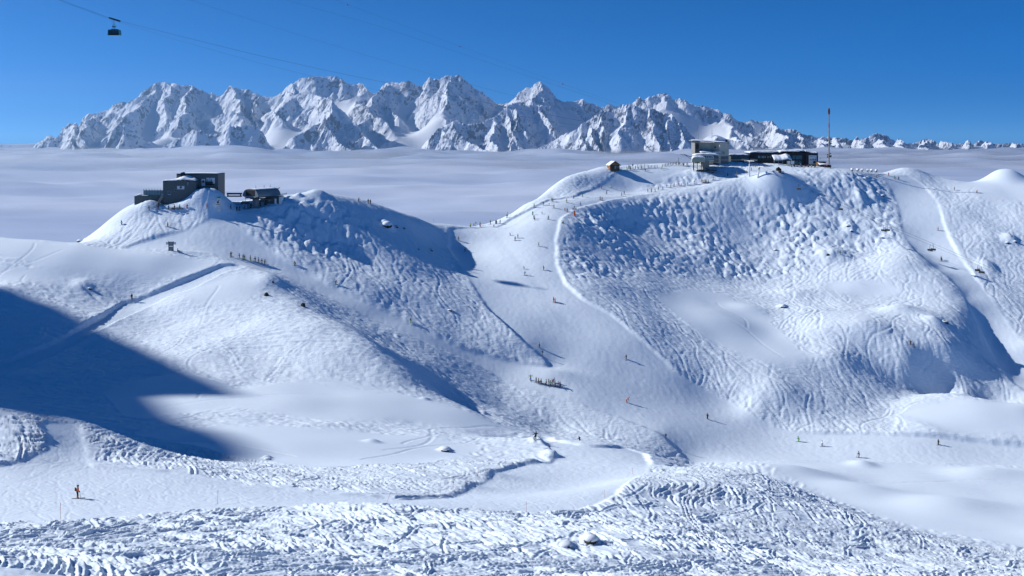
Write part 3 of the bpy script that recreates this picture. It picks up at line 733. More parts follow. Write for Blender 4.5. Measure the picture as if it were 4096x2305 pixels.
    for k, u0 in enumerate((3000, 3200, 3290, 3340, 3430, 3520, 3600, 3698, 3780, 3860, 3960, 4060)):
        A([(u0, 535 + 2 * (k % 3) + (u0 - 3000) * 0.035), (u0 + 25 - 12 * (k % 4), 575), (u0 + 10 + 15 * (k % 2), 612)], 21.3 * km, 19.6 * km)
    return RL
uf = np.linspace(-300, 4400, 1000); df = np.concatenate([np.linspace(15800, 22500, 250), np.linspace(22600, 26000, 14)])
UF, DF = np.meshgrid(uf, df)
FX = (UF - CU) / F * DF; FY = DF
wxf = FX + 130 * fbm(FX / 700, FY / 700, 3, 90); wyf = FY + 130 * fbm(FX / 700, FY / 700, 3, 94)
HF = np.full(FX.shape, -900.0, np.float32)
segs = []
rr = np.random.default_rng(11)
def add_line(P, steep, drop0):
    for a, b in zip(P[:-1], P[1:]): segs.append((a, b, steep))
def ribs(P, n, length, slope, depth, steep):
    P = np.asarray(P)
    dl = np.linalg.norm(np.diff(P[:, :2], axis=0), axis=1); cum = np.concatenate([[0], np.cumsum(dl)])
    for s in np.linspace(0.5 / n, 1 - 0.5 / n, n) * cum[-1]:
        s = np.clip(s + rr.normal(0, cum[-1] / n * 0.25), 0, cum[-1] - 1)
        k = int(np.clip(np.searchsorted(cum, s) - 1, 0, len(dl) - 1)); t = (s - cum[k]) / max(dl[k], 1)
        p = P[k] + (P[k + 1] - P[k]) * t
        tang = (P[k + 1] - P[k])[:2]; tang = tang / (np.linalg.norm(tang) + 1e-6)
        for sd in (1, -1):
            nrm = np.array([tang[1], -tang[0]]) * sd
            if nrm[1] > 0.35 and depth == 2: continue
            dirn = nrm + tang * rr.normal(0, 0.35); dirn /= np.linalg.norm(dirn)
            ln = length * rr.uniform(0.6, 1.3); q = [p.copy()]; q[0][2] -= rr.uniform(5, 40)
            ns = 4
            for j in range(ns):
                dirn = dirn + rr.normal(0, 0.22, 2); dirn /= np.linalg.norm(dirn)
                st = ln / ns
                q.append(np.array([q[-1][0] + dirn[0] * st, q[-1][1] + dirn[1] * st, q[-1][2] - st * slope * rr.uniform(0.6, 1.35)]))
            q = np.array(q); add_line(q, steep, 0)
            if depth > 1: ribs(q, 3, length * 0.33, slope * 1.2, depth - 1, steep * 1.1)
for P, rb in ridge_segments():
    add_line(P, 1.75, 0)
    ln = np.linalg.norm(np.diff(P[:, :2], axis=0), axis=1).sum()
    ribs(P, max(2, int(ln / 760)), 1250 * rb, 0.70, 2, 1.5)
for a, b, st in segs:
    top = max(a[2], b[2]); rad = min(2200, (top + 420) / (st * 0.62) + 150)
    if rad < 60: continue
    dlo, dhi = min(a[1], b[1]) - rad, max(a[1], b[1]) + rad
    i0, i1 = np.searchsorted(df, dlo), np.searchsorted(df, dhi)
    dm = max(dlo, 15000)
    ulo = (min(a[0], b[0]) - rad) / dm * F + CU if min(a[0], b[0]) - rad < 0 else (min(a[0], b[0]) - rad) / dhi * F + CU
    uhi = (max(a[0], b[0]) + rad) / dm * F + CU if max(a[0], b[0]) + rad > 0 else (max(a[0], b[0]) + rad) / dhi * F + CU
    j0, j1 = np.searchsorted(uf, ulo), np.searchsorted(uf, uhi)
    if i1 <= i0 or j1 <= j0: continue
    X = wxf[i0:i1, j0:j1]; Y = wyf[i0:i1, j0:j1]
    ab = b - a; l2 = ab[0] ** 2 + ab[1] ** 2 + 1e-6
    t = np.clip(((X - a[0]) * ab[0] + (Y - a[1]) * ab[1]) / l2, 0, 1)
    ds = np.sqrt((X - a[0] - ab[0] * t) ** 2 + (Y - a[1] - ab[1] * t) ** 2)
    h = a[2] + ab[2] * t - st * ds * (0.55 + 0.45 / (1 + ds / 500))
    np.maximum(HF[i0:i1, j0:j1], h, out=HF[i0:i1, j0:j1])
rg = ridged(FX / 520, FY / 520, 5, 70, gain=0.55) - 0.6
valley = box_blur(box_blur(np.maximum(HF, -420), 9), 9)
def soft(u0, u1, d0, d1):
    return sstep(u0 - 50, u0 + 50, UF) * (1 - sstep(u1 - 50, u1 + 50, UF)) * sstep(d0, d0 + 500, DF) * (1 - sstep(d1 - 300, d1, DF))
ice = np.maximum.reduce([soft(2590, 2930, 18600, 21800), soft(2230, 2560, 19300, 21700), soft(1560, 1800, 19000, 20800), soft(1230, 1420, 20600, 21800), soft(1030, 1250, 18600, 19800), soft(420, 700, 18800, 20200)])
rocky = HF + 30 * rg + 16 * (ridged(FX / 120, FY / 120, 3, 75) - 0.6)
HF = np.maximum(rocky, valley - 55) * (1 - ice) + (valley + 15) * ice
# glaciers lie smooth where the ground is gentle
HF = np.maximum(HF, -650).astype(np.float32)
far = grid_mesh('mountain_range', FX, FY, HF, M_ALP)
far['kind'] = 'structure'
far.data.polygons.foreach_set('use_smooth', np.zeros(len(far.data.polygons), bool))
print('range', len(segs), round(time.time() - T0, 1))
M_ALP.use_nodes = True
n = M_ALP.node_tree; b = n.nodes['Principled BSDF']
b.inputs['Roughness'].default_value = 0.85; b.inputs['Specular IOR Level'].default_value = 0.1
g = n.nodes.new('ShaderNodeNewGeometry'); sp = n.nodes.new('ShaderNodeSeparateXYZ')
n.links.new(g.outputs['Normal'], sp.inputs[0])
nz = n.nodes.new('ShaderNodeTexNoise'); nz.inputs['Scale'].default_value = 0.013; nz.inputs['Detail'].default_value = 7; nz.inputs['Roughness'].default_value = 0.65
n.links.new(g.outputs['Position'], nz.inputs['Vector'])
ma = n.nodes.new('ShaderNodeMath'); ma.operation = 'MULTIPLY_ADD'
n.links.new(nz.outputs['Fac'], ma.inputs[0]); ma.inputs[1].default_value = -0.75
n.links.new(sp.outputs['Z'], ma.inputs[2])
rp = n.nodes.new('ShaderNodeMapRange')
rp.inputs[1].default_value = -0.01; rp.inputs[2].default_value = 0.07; rp.inputs[3].default_value = 0; rp.inputs[4].default_value = 1
n.links.new(ma.outputs[0], rp.inputs[0])
nz2 = n.nodes.new('ShaderNodeTexNoise'); nz2.inputs['Scale'].default_value = 0.004; nz2.inputs['Detail'].default_value = 5
n.links.new(g.outputs['Position'], nz2.inputs['Vector'])
rc = n.nodes.new('ShaderNodeMix'); rc.data_type = 'RGBA'
rc.inputs[6].default_value = (0.085, 0.105, 0.15, 1); rc.inputs[7].default_value = (0.165, 0.185, 0.235, 1)
n.links.new(nz2.outputs['Fac'], rc.inputs[0])
mx = n.nodes.new('ShaderNodeMix'); mx.data_type = 'RGBA'
mx.inputs[7].default_value = (0.78, 0.83, 0.92, 1)
n.links.new(rp.outputs[0], mx.inputs[0]); n.links.new(rc.outputs[2], mx.inputs[6])
n.links.new(mx.outputs[2], b.inputs['Base Color'])

# ------------------------------------------------------------------ the sea of cloud
ud = np.linspace(-2600, 6700, 340); dd = np.geomspace(650, 30000, 230)
UC, DC = np.meshgrid(ud, dd)
CX = (UC - CU) / F * DC
cl = fbm(CX / 1500 + 3, DC / 900, 4, 101, gain=0.42)
cl2 = fbm(CX / 5200, DC / 2600, 2, 107)
CZ = -302 + 38 * cl * sstep(1200, 6000, DC) * (1 - 0.6 * sstep(2500, 4300, UC)) + 16 * cl2 + 8 * perlin(CX / 420, DC / 260, 109)
CZ += 70 * np.maximum(0, fbm(CX / 1300, DC / 1100, 3, 113) + 0.1) * sstep(9000, 13500, DC)
CZ += 120 * np.exp(-((UC - 900) / 170) ** 2 - ((DC - 15500) / 1800) ** 2)
M_CLOUD = bpy.data.materials.new('cloud'); M_CLOUD.use_nodes = True
bc = M_CLOUD.node_tree.nodes['Principled BSDF']
bc.inputs['Base Color'].default_value = (0.50, 0.60, 0.76, 1); bc.inputs['Roughness'].default_value = 0.65; bc.inputs['Specular IOR Level'].default_value = 0.5
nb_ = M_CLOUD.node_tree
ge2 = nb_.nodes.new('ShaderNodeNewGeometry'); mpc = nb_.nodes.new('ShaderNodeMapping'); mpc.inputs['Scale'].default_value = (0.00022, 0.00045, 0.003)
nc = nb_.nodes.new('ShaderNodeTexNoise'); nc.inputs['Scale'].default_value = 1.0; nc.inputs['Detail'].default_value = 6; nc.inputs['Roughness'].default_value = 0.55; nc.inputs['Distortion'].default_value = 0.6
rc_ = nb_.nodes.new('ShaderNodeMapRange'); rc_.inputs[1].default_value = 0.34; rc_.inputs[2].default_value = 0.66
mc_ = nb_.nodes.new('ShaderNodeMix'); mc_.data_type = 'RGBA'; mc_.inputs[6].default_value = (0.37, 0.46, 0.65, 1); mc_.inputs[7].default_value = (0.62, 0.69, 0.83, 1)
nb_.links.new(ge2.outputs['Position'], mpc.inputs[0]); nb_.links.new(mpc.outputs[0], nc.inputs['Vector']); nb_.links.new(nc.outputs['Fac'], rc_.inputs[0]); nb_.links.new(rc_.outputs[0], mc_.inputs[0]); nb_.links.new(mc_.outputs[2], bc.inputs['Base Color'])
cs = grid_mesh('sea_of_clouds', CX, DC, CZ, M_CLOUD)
cs['kind'] = 'structure'
print('cloud', round(time.time() - T0, 1))

# ------------------------------------------------------------------ the air between here and the range
HAZE = bpy.data.materials.new('haze'); HAZE.use_nodes = True
hn = HAZE.node_tree; hn.nodes.clear()
ho = hn.nodes.new('ShaderNodeOutputMaterial'); hv = hn.nodes.new('ShaderNodeVolumePrincipled')
hv.inputs['Color'].default_value = (0.36, 0.64, 1.0, 1)
hv.inputs['Density'].default_value = 2.3e-5
hv.inputs['Anisotropy'].default_value = 0.5
hn.links.new(hv.outputs[0], ho.inputs['Volume'])
hb = bmesh.new(); bmesh.ops.create_cube(hb, size=1)
hm = bpy.data.meshes.new('haze'); hb.to_mesh(hm); hb.free()
hz_o = bpy.data.objects.new('haze', hm); COL.objects.link(hz_o)
hz_o.scale = (76000, 32000, 2500); hz_o.location = (0, 15000, 250 + 90 - 10)
hm.materials.append(HAZE); hz_o['kind'] = 'stuff'; hz_o['label'] = 'thin blue haze filling the air above the cloud'

# mist lying on the cloud where it laps against the foot of the range
MIST = bpy.data.materials.new('cloud mist'); MIST.use_nodes = True
mn = MIST.node_tree; mn.nodes.clear()
mo = mn.nodes.new('ShaderNodeOutputMaterial'); mv = mn.nodes.new('ShaderNodeVolumePrincipled')
mv.inputs['Color'].default_value = (0.80, 0.88, 1.0, 1); mv.inputs['Anisotropy'].default_value = 0.4
mg_ = mn.nodes.new('ShaderNodeNewGeometry'); ms_ = mn.nodes.new('ShaderNodeSeparateXYZ'); mn.links.new(mg_.outputs['Position'], ms_.inputs[0])
mh = mn.nodes.new('ShaderNodeMapRange'); mh.inputs[1].default_value = -175; mh.inputs[2].default_value = -300; mh.inputs[3].default_value = 0; mh.inputs[4].default_value = 1
mn.links.new(ms_.outputs['Z'], mh.inputs[0])
mp2 = mn.nodes.new('ShaderNodeMath'); mp2.operation = 'POWER'; mp2.inputs[1].default_value = 3.0; mn.links.new(mh.outputs[0], mp2.inputs[0])
mm = mn.nodes.new('ShaderNodeMapping'); mm.inputs['Scale'].default_value = (0.0008, 0.0004, 0.004); mn.links.new(mg_.outputs['Position'], mm.inputs[0])
mz = mn.nodes.new('ShaderNodeTexNoise'); mz.inputs['Scale'].default_value = 1; mz.inputs['Detail'].default_value = 3; mn.links.new(mm.outputs[0], mz.inputs['Vector'])
mr = mn.nodes.new('ShaderNodeMapRange'); mr.inputs[1].default_value = 0.4; mr.inputs[2].default_value = 0.65; mr.inputs[3].default_value = 0.05; mn.links.new(mz.outputs['Fac'], mr.inputs[0])
mx1 = mn.nodes.new('ShaderNodeMath'); mx1.operation = 'MULTIPLY'; mn.links.new(mp2.outputs[0], mx1.inputs[0]); mn.links.new(mr.outputs[0], mx1.inputs[1])
mx2 = mn.nodes.new('ShaderNodeMath'); mx2.operation = 'MULTIPLY'; mx2.inputs[1].default_value = 9e-4; mn.links.new(mx1.outputs[0], mx2.inputs[0]); mn.links.new(mx2.outputs[0], mv.inputs['Density'])
mn.links.new(mv.outputs[0], mo.inputs['Volume'])
hb = bmesh.new(); bmesh.ops.create_cube(hb, size=1)
hm = bpy.data.meshes.new('cloud_mist'); hb.to_mesh(hm); hb.free()
mi_o = bpy.data.objects.new('cloud_mist', hm); COL.objects.link(mi_o)
mi_o.scale = (36000, 13500, 165); mi_o.location = (0, 15250, -257.5)
hm.materials.append(MIST); mi_o['kind'] = 'stuff'; mi_o['label'] = 'soft mist lying along the far edge of the cloud'
scene.cycles.volume_max_steps = 64
# ------------------------------------------------------------------ building kit
class MB:
    def __init__(s): s.v = []; s.f = []
    def add(s, vs, fs):
        b = len(s.v); s.v += [tuple(p) for p in vs]; s.f += [tuple(b + i for i in f) for f in fs]; return s
    def box(s, x0, x1, y0, y1, z0, z1, top=None):
        t = top or (0, 0)       # shear of the top in x, y
        vs = [(x0, y0, z0), (x1, y0, z0), (x1, y1, z0), (x0, y1, z0), (x0 + t[0], y0 + t[1], z1), (x1 + t[0], y0 + t[1], z1), (x1 + t[0], y1 + t[1], z1), (x0 + t[0], y1 + t[1], z1)]
        return s.add(vs, [(3, 2, 1, 0), (4, 5, 6, 7), (0, 1, 5, 4), (1, 2, 6, 5), (2, 3, 7, 6), (3, 0, 4, 7)])
    def prism(s, foot, z0, z1):
        n = len(foot)
        z0 = z0 if hasattr(z0, '__len__') else [z0] * n; z1 = z1 if hasattr(z1, '__len__') else [z1] * n
        vs = [(p[0], p[1], z) for p, z in zip(foot, z0)] + [(p[0], p[1], z) for p, z in zip(foot, z1)]
        return s.add(vs, [tuple(range(n))[::-1], tuple(range(n, 2 * n))] + [(i, (i + 1) % n, n + (i + 1) % n, n + i) for i in range(n)])
    def extr(s, prof, y0, y1):
        """profile in x, z pushed along y"""
        n = len(prof)
        vs = [(p[0], y0, p[1]) for p in prof] + [(p[0], y1, p[1]) for p in prof]
        return s.add(vs, [tuple(range(n)), tuple(range(n, 2 * n))[::-1]] + [(i, n + i, n + (i + 1) % n, (i + 1) % n) for i in range(n)])
    def tube(s, pts, r, n=6, cap=True):
        pts = [Vector(p) for p in pts]; rs = r if hasattr(r, '__len__') else [r] * len(pts); b = len(s.v)
        for i, p in enumerate(pts):
            d = (pts[min(i + 1, len(pts) - 1)] - pts[max(i - 1, 0)]).normalized()
            a = d.cross(Vector((0, 0, 1)) if abs(d.z) < 0.9 else Vector((1, 0, 0))).normalized(); c = d.cross(a)
            for k in range(n):
                t = 6.28318 * k / n; s.v.append(tuple(p + (a * math.cos(t) + c * math.sin(t)) * rs[i]))
        for i in range(len(pts) - 1):
            for k in range(n):
                s.f.append((b + i * n + k, b + i * n + (k + 1) % n, b + (i + 1) * n + (k + 1) % n, b + (i + 1) * n + k))
        if cap: s.f.append(tuple(b + k for k in range(n))[::-1]); s.f.append(tuple(b + (len(pts) - 1) * n + k for k in range(n)))
        return s
    def ball(s, c, r, nu=10, nv=6, sq=(1, 1, 1), zmin=-1):
        vs = []; fs = []
        for j in range(nv + 1):
            ph = math.pi * j / nv
            for i in range(nu):
                t = 6.28318 * i / nu; z = max(math.cos(ph), zmin)
                vs.append((c[0] + r * sq[0] * math.sin(ph) * math.cos(t), c[1] + r * sq[1] * math.sin(ph) * math.sin(t), c[2] + r * sq[2] * z))
        for j in range(nv):
            for i in range(nu):
                fs.append((j * nu + i, (j + 1) * nu + i, (j + 1) * nu + (i + 1) % nu, j * nu + (i + 1) % nu))
        return s.add(vs, fs)
    def sheet(s, fn, nx, ny, base=None):
        """fn(a, b) -> point for a, b in 0..1; base closes it downwards by that many metres"""
        b0 = len(s.v)
        P = [[Vector(fn(i / nx, j / ny)) for i in range(nx + 1)] for j in range(ny + 1)]
        for r in P:
            for p in r: s.v.append(tuple(p))
        for j in range(ny):
            for i in range(nx):
                k = b0 + j * (nx + 1) + i; s.f.append((k, k + 1, k + nx + 2, k + nx + 1))
        if base is not None:
            rim = [(i, 0) for i in range(nx)] + [(nx, j) for j in range(ny)] + [(i, ny) for i in range(nx, 0, -1)] + [(0, j) for j in range(ny, 0, -1)]
            c0 = len(s.v)
            for i, j in rim: p = P[j][i]; s.v.append((p.x, p.y, p.z - base))
            n = len(rim)
            for q in range(n):
                a = b0 + rim[q][1] * (nx + 1) + rim[q][0]; r2 = rim[(q + 1) % n]; bb = b0 + r2[1] * (nx + 1) + r2[0]
                s.f.append((a, c0 + q, c0 + (q + 1) % n, bb))
            s.f.append(tuple(range(c0, c0 + n)))
        return s
    def mesh(s, name, m, smooth=False):
        me = bpy.data.meshes.new(name); me.from_pydata(s.v, [], s.f)
        bm = bmesh.new(); bm.from_mesh(me); bmesh.ops.recalc_face_normals(bm, faces=bm.faces); bm.to_mesh(me); bm.free()
        if m is not None: me.materials.append(m)
        if smooth: me.polygons.foreach_set('use_smooth', [True] * len(me.polygons))
        return me
    def build(s, name, m, parent=None, smooth=False, loc=None):
        o = bpy.data.objects.new(name, s.mesh(name, m, smooth)); COL.objects.link(o)
        if parent: o.parent = parent
        if loc: o.location = loc
        return o
def link(name, me, parent=None, loc=None, rz=0):
    o = bpy.data.objects.new(name, me); COL.objects.link(o)
    if parent: o.parent = parent
    if loc: o.location = loc
    if rz: o.rotation_euler = (0, 0, rz)
    return o
def thing(name, label, cat, loc, rz=0, group=None):
    o = bpy.data.objects.new(name, None); COL.objects.link(o); o.empty_display_size = 0.5
    o.location = loc; o.rotation_euler = (0, 0, rz); o['label'] = label; o['category'] = cat
    if group: o['group'] = group
    return o
def tag(o, label, cat, group=None):
    o['label'] = label; o['category'] = cat
    if group: o['group'] = group
    return o
def copy_tree(o, parent=None):
    c = o.copy(); COL.objects.link(c); c.parent = parent
    for ch in list(o.children): copy_tree(ch, c)
    return c
def ground(u, v, **k): return hit(u, v, Zt, **k)
def gz(x, y): return float(on_grid(Zt, np.array([x / y * F + CU]), np.array([y]))[0])
def gnormal(x, y, e=1.2):
    zx = (gz(x + e, y) - gz(x - e, y)) / (2 * e); zy = (gz(x, y + e) - gz(x, y - e)) / (2 * e)
    return zx, zy
M = dict(
    grey=mat('grey cladding', (0.105, 0.125, 0.125), 0.6, noise=0.12, nscale=0.6), greyd=mat('dark grey metal', (0.05, 0.055, 0.06), 0.5), lift=mat('lift shell grey', (0.20, 0.225, 0.24), 0.4),
    black=mat('black', (0.008, 0.008, 0.01), 0.5), white=mat('white paint', (0.75, 0.76, 0.76), 0.5), steel=mat('galvanised steel', (0.36, 0.38, 0.40), 0.45, 0.6),
    red=mat('red paint', (0.30, 0.025, 0.02), 0.5), mastred=mat('faded mast red', (0.15, 0.04, 0.035), 0.6), dkred=mat('maroon print', (0.12, 0.05, 0.05), 0.6), glass=mat('window glass', (0.02, 0.03, 0.04), 0.08, spec=0.8), pane=mat('greenish balustrade glass', (0.16, 0.23, 0.25), 0.15, spec=0.7),
    beige=mat('cream render', (0.62, 0.56, 0.44), 0.8, noise=0.06, nscale=0.4), beige2=mat('cream shell', (0.58, 0.57, 0.46), 0.5), olive=mat('grey green shell', (0.34, 0.37, 0.29), 0.5), concrete=mat('concrete', (0.22, 0.22, 0.21), 0.85, noise=0.15, nscale=0.8),
    dark=mat('charcoal boards', (0.020, 0.021, 0.023), 0.7, noise=0.25, nscale=1.2), purple=mat('plum boards', (0.030, 0.014, 0.026), 0.7), blue=mat('blue stripe', (0.05, 0.16, 0.36), 0.5), wood=mat('honey log wood', (0.34, 0.145, 0.045), 0.75, noise=0.35, nscale=2.5), woodd=mat('brown log wood', (0.13, 0.062, 0.030), 0.8, noise=0.35, nscale=2.5),
    green=mat('green band', (0.06, 0.28, 0.17), 0.5), orange=mat('orange pad', (0.65, 0.10, 0.015), 0.6), rock=mat('dark rock', (0.035, 0.033, 0.030), 0.9, noise=0.5, nscale=1.3), pole=mat('orange pole', (0.60, 0.13, 0.05), 0.6), print=mat('grey print', (0.25, 0.27, 0.30), 0.7), teal=mat('teal cabin paint', (0.03, 0.19, 0.20), 0.3), cable=mat('steel rope', (0.09, 0.10, 0.12), 0.5, 0.5), navy=mat('navy', (0.02, 0.035, 0.08), 0.6), mast=mat('weathered mast steel', (0.20, 0.18, 0.15), 0.6), brown=mat('brown seat', (0.03, 0.018, 0.014), 0.6),
)
# ================================================================== left station
PXL = 403 / F
B = thing('station_building', 'grey clad flat roofed building with snow drift on its roof, highest on the left hill', 'building', at(718, 800, 403))
def panels(parent, x0, x1, y, z0, z1, n, m, name='wall_panel', th=0.12):
    w = (x1 - x0) / n
    me = MB().box(0.012, w - 0.012, 0, th, 0, z1 - z0).mesh(name, m)
    for k in range(n): link(name, me, parent, (x0 + k * w, y - th, z0))
MB().box(-6.65, 6.65, 0, 9, -3.5, 7.7).build('lower_block', M['greyd'], B)
panels(B, -6.65, 6.65, 0, -2.5, 7.72, 14, M['grey'])
MB().box(6.653, 6.77, 0, 3.3, -3, 7.72).build('side_wall', M['grey'], B)
MB().box(-2.3, 14.55, 3.4, 13, -3.5, 10.25).build('upper_block', M['greyd'], B)
panels(B, 6.8, 14.6, 3.4, -2.5, 10.3, 8, M['grey'])
panels(B, -2.3, 6.8, 3.4, 7.9, 9.9, 9, M['grey'])
MB().box(-2.4, 14.7, 3.2, 13.1, 10.3, 10.42).build('roof_edge', M['greyd'], B)
def drift(a, b):
    x = -6.75 + 13.5 * a; y = -0.35 + 3.7 * b
    h = 0.28 + 2.0 * math.exp(-((x - 1.8) / 3.6) ** 2) * (0.25 + 0.75 * b) + 0.35 * math.sin(x * 1.3) * math.sin(b * 3) * 0.5
    if a > 0.95: h *= 0.45
    e = 0.45 if b == 0 else 0
    return (x, y - 0.1 * math.sin(x * 2.1) * (b == 0), 7.74 + max(0.12, h - e * 0.4 - (0.15 + 0.12 * math.sin(x * 3.3)) * (b == 0)))
MB().sheet(drift, 30, 8, 0.12).build('roof_snow', M_SNOWCAP, B, True)
MB().sheet(lambda a, b: (-2.2 + 16.7 * a, 3.5 + 9.4 * b, 10.44 + 0.32 * math.sin(3.14 * min(1, max(0, a))) ** 0.5 * (0.4 + 0.6 * math.sin(3.14 * b)) + 0.05), 16, 6, 0.02).build('roof_snow', M_SNOWCAP, B, True)
ch_ = MB().box(-0.25, 1.15, 2.2, 3.4, 7.6, 10.95).build('chimney', M['black'], B)
MB().ball((0.45, 2.8, 10.95), 0.8, 10, 6, (0.95, 0.85, 0.45), 0).build('chimney_snow', M_SNOWCAP, ch_, True)
for x, z, w, h in ((-4.1, 2.1, 1.25, 1.5), (-1.55, 3.5, 0.95, 0.75)):
    f_ = MB().box(x - w / 2, x + w / 2, -0.17, -0.12, z, z + h).build('window_frame', M['steel'], B)
    MB().box(x - w / 2 + 0.1, x + w / 2 - 0.1, -0.2, -0.173, z + 0.1, z + h - 0.1).build('window_pane', M['glass'], f_)
    if w > 1:
        for q in (-0.2, 0.2): MB().box(x + q - 0.04, x + q + 0.04, -0.24, -0.203, z + 0.1, z + h - 0.1).build('window_bar', M['steel'], f_)
        MB().ball((x, -0.2, z - 0.05), 0.65, 8, 6, (1, 0.35, 0.3), 0).build('sill_snow', M_SNOWCAP, f_, True)
def banner(parent, x0, x1, y, z0, z1, cx, cz, rx, rz_):
    bn = MB().box(x0, x1, y - 0.06, y, z0, z1).build('banner', M['white'], parent)
    MB().tube([(cx, y - 0.07, cz), (cx, y - 0.09, cz)], rz_, 16).build('emblem', M['dkred'], bn)
    MB().sheet(lambda a, b: (x0 + (x1 - x0) * a, y - 0.075, z0 + 0.02 + 0.16 * b + 0.18 * (a - 0.5) ** 2 * 2), 8, 1).build('red_swoosh', M['red'], bn)
    return bn
banner(B, -0.9, 2.0, -0.14, 4.15, 5.6, 0.6, 5.05, 0.5, 0.5)
banner(B, 7.9, 9.35, 3.24, 5.3, 8.3, 8.6, 7.2, 0.5, 0.55)
for x0, x1 in ((9.9, 11.2), (11.4, 13.3)):
    bn = MB().box(x0, x1, 3.16, 3.24, 6.3, 8.75).build('poster', M['white'], B)
    MB().box(x0 + 0.35, x0 + 0.7, 3.12, 3.157, 6.6, 8.3).build('printed_figure', M['print'], bn)
MB().box(9.8, 13.0, 2.1, 3.1, 5.9, 6.25, (0.0, 0.3)).box(9.9, 12.8, 1.9, 2.2, 6.3, 7.2).build('stair_railing', M['black'], B)
for x in (-5.3, 3.6, 6.0): MB().box(x - 0.35, x + 0.35, -0.5, -0.12, 7.25, 7.55).build('floodlight', M['black'], B)
MB().tube([(3.45, -0.2, 7.3), (3.45, -0.2, 5.6)], [0.1, 0.01], 6).build('icicle', M_SNOWCAP, B)
MB().box(-18.5, -6.66, 0.9, 9, -9, 1.5).build('terrace_block', M['greyd'], B)
panels(B, -18.5, -6.9, 0.9, -7.5, 1.52, 12, M['grey'])
MB().sheet(lambda a, b: (-18.5 + 11.7 * a, 0.85 + 2.2 * b, 1.53 + (0.85 * math.exp(-((a - 0.16) / 0.12) ** 2) + 0.1) * (0.5 + 0.5 * math.sin(3.14 * b))), 18, 4, 0.02).build('terrace_snow', M_SNOWCAP, B, True)
ral = MB()
for k in range(8):
    x = -14.9 + 8.0 * k / 7
    ral.box(x - 0.06, x + 0.06, 1.15, 1.27, 1.55, 4.35)
    if k: ral.box(x - 0.62, x - 0.06, 1.15, 1.27, 4.27, 4.35)
ral.box(-15, -6.9, 1.1, 1.3, 1.5, 1.75)
ral.build('railing_frame', M['greyd'], B)
pn_ = MB().box(0.08, 1.06, 0, 0.04, 0, 2.0).mesh('glass_panel', M['pane'])
for k in range(7): link('glass_panel', pn_, B, (-14.9 + 8.0 * k / 7, 1.19, 1.85))
st_ = thing('outdoor_stair', 'two flight metal stair climbing to the glass railed terrace of the left building', 'stairs', at(628, 838, 401))
def flight(x0, y0, z0, x1, y1, z1, w, n):
    m_ = MB()
    for k in range(n):
        t = k / n; x = x0 + (x1 - x0) * t; y = y0 + (y1 - y0) * t; z = z0 + (z1 - z0) * t
        m_.box(x, x + (x1 - x0) / n + 0.05, y - w / 2, y + w / 2, z, z + 0.09)
    m_.build('step', M['steel'], st_)
    r_ = MB()
    for s_ in (-w / 2, w / 2):
        r_.tube([(x0, y0 + s_, z0 + 1), (x1, y1 + s_, z1 + 1)], 0.05, 5); r_.tube([(x0, y0 + s_, z0), (x1, y1 + s_, z1)], 0.11, 5)
        for k in range(5):
            t = k / 4; r_.tube([(x0 + (x1 - x0) * t, y0 + s_, z0 + (z1 - z0) * t), (x0 + (x1 - x0) * t, y0 + s_, z0 + (z1 - z0) * t + 1)], 0.035, 4)
    r_.build('handrail', M['steel'], st_)
flight(-2.6, -0.6, -0.1, 0.2, 0.2, 2.1, 1.5, 10)
flight(0.2, 0.6, 2.1, 2.0, 2.2, 5.2, 1.3, 13)
MB().box(-0.1, 1.9, -0.4, 1.2, 2.0, 2.12).build('landing', M['steel'], st_)
# chairlift top station
LS = thing('chairlift_station', 'rounded grey chairlift terminal with dark front opening beside the left building', 'lift station', at(1001, 823, 404))
A_ = R(-32)
def rotm(mb, a):
    c, s = math.cos(a), math.sin(a); mb.v = [(x * c - y * s, x * s + y * c, z) for x, y, z in mb.v]; return mb
prof_ = [(-4.3, 3.7), (-4.4, 4.3), (-4.0, 5.2), (-3.3, 6.0), (-2.4, 6.55), (-1.2, 6.7), (1.2, 6.7), (2.4, 6.55), (3.3, 6.0), (4.0, 5.2), (4.4, 4.3), (4.3, 3.7), (2.2, 3.15), (-2.2, 3.15)]
rotm(MB().extr(prof_, 0, 12.5), A_).build('shell', M['lift'], LS)
rotm(MB().box(-2.55, 2.55, -0.08, 0.0, 3.95, 6.3), A_).build('front_opening', M['black'], LS)
rotm(MB().sheet(lambda a, b: (-2.6 + 5.2 * a, 0.1 + 12.3 * b, 6.62 + 0.28 * math.sin(3.14 * a)), 8, 8, 0.12), A_).build('roof_snow', M_SNOWCAP, LS, True)
rotm(MB().box(-0.9, 0.9, 2.0, 4.0, -0.5, 3.2), A_).build('column', M['lift'], LS)
rotm(MB().box(-0.8, 0.8, 9.0, 10.4, -0.5, 3.2), A_).build('column', M['lift'], LS)
rotm(MB().tube([(0, 3.2, 2.55), (0, 3.2, 2.85)], 2.5, 18), A_).build('bull_wheel', M['greyd'], LS)
rotm(MB().box(-3.6, -3.3, 0.5, 12, 2.7, 3.1).box(3.3, 3.6, 0.5, 12, 2.7, 3.1).box(2.6, 4.4, 3, 11, 2.2, 2.6), A_).build('guide_rail', M['greyd'], LS)
rotm(MB().tube([(0, 12.5, 6.2), (0, 16, 6.2), (0, 16.1, 6.8)], 0.16, 6), A_).build('rear_arm', M['greyd'], LS); rotm(MB().tube([(3.5, 12.5, 4.0), (3.8, 16.2, 4.1), (3.9, 16.4, 4.5)], 0.16, 6), A_).build('rear_arm', M['greyd'], LS)
for y_ in (3, 7.6, 11): rotm(MB().tube([(0, y_, 6.8), (0, y_, 8.1)], 0.05, 5).tube([(-0.6, y_, 6.8), (0, y_, 7.7), (0.6, y_, 6.8)], 0.03, 4), A_).build('wind_mast', M['greyd'], LS)
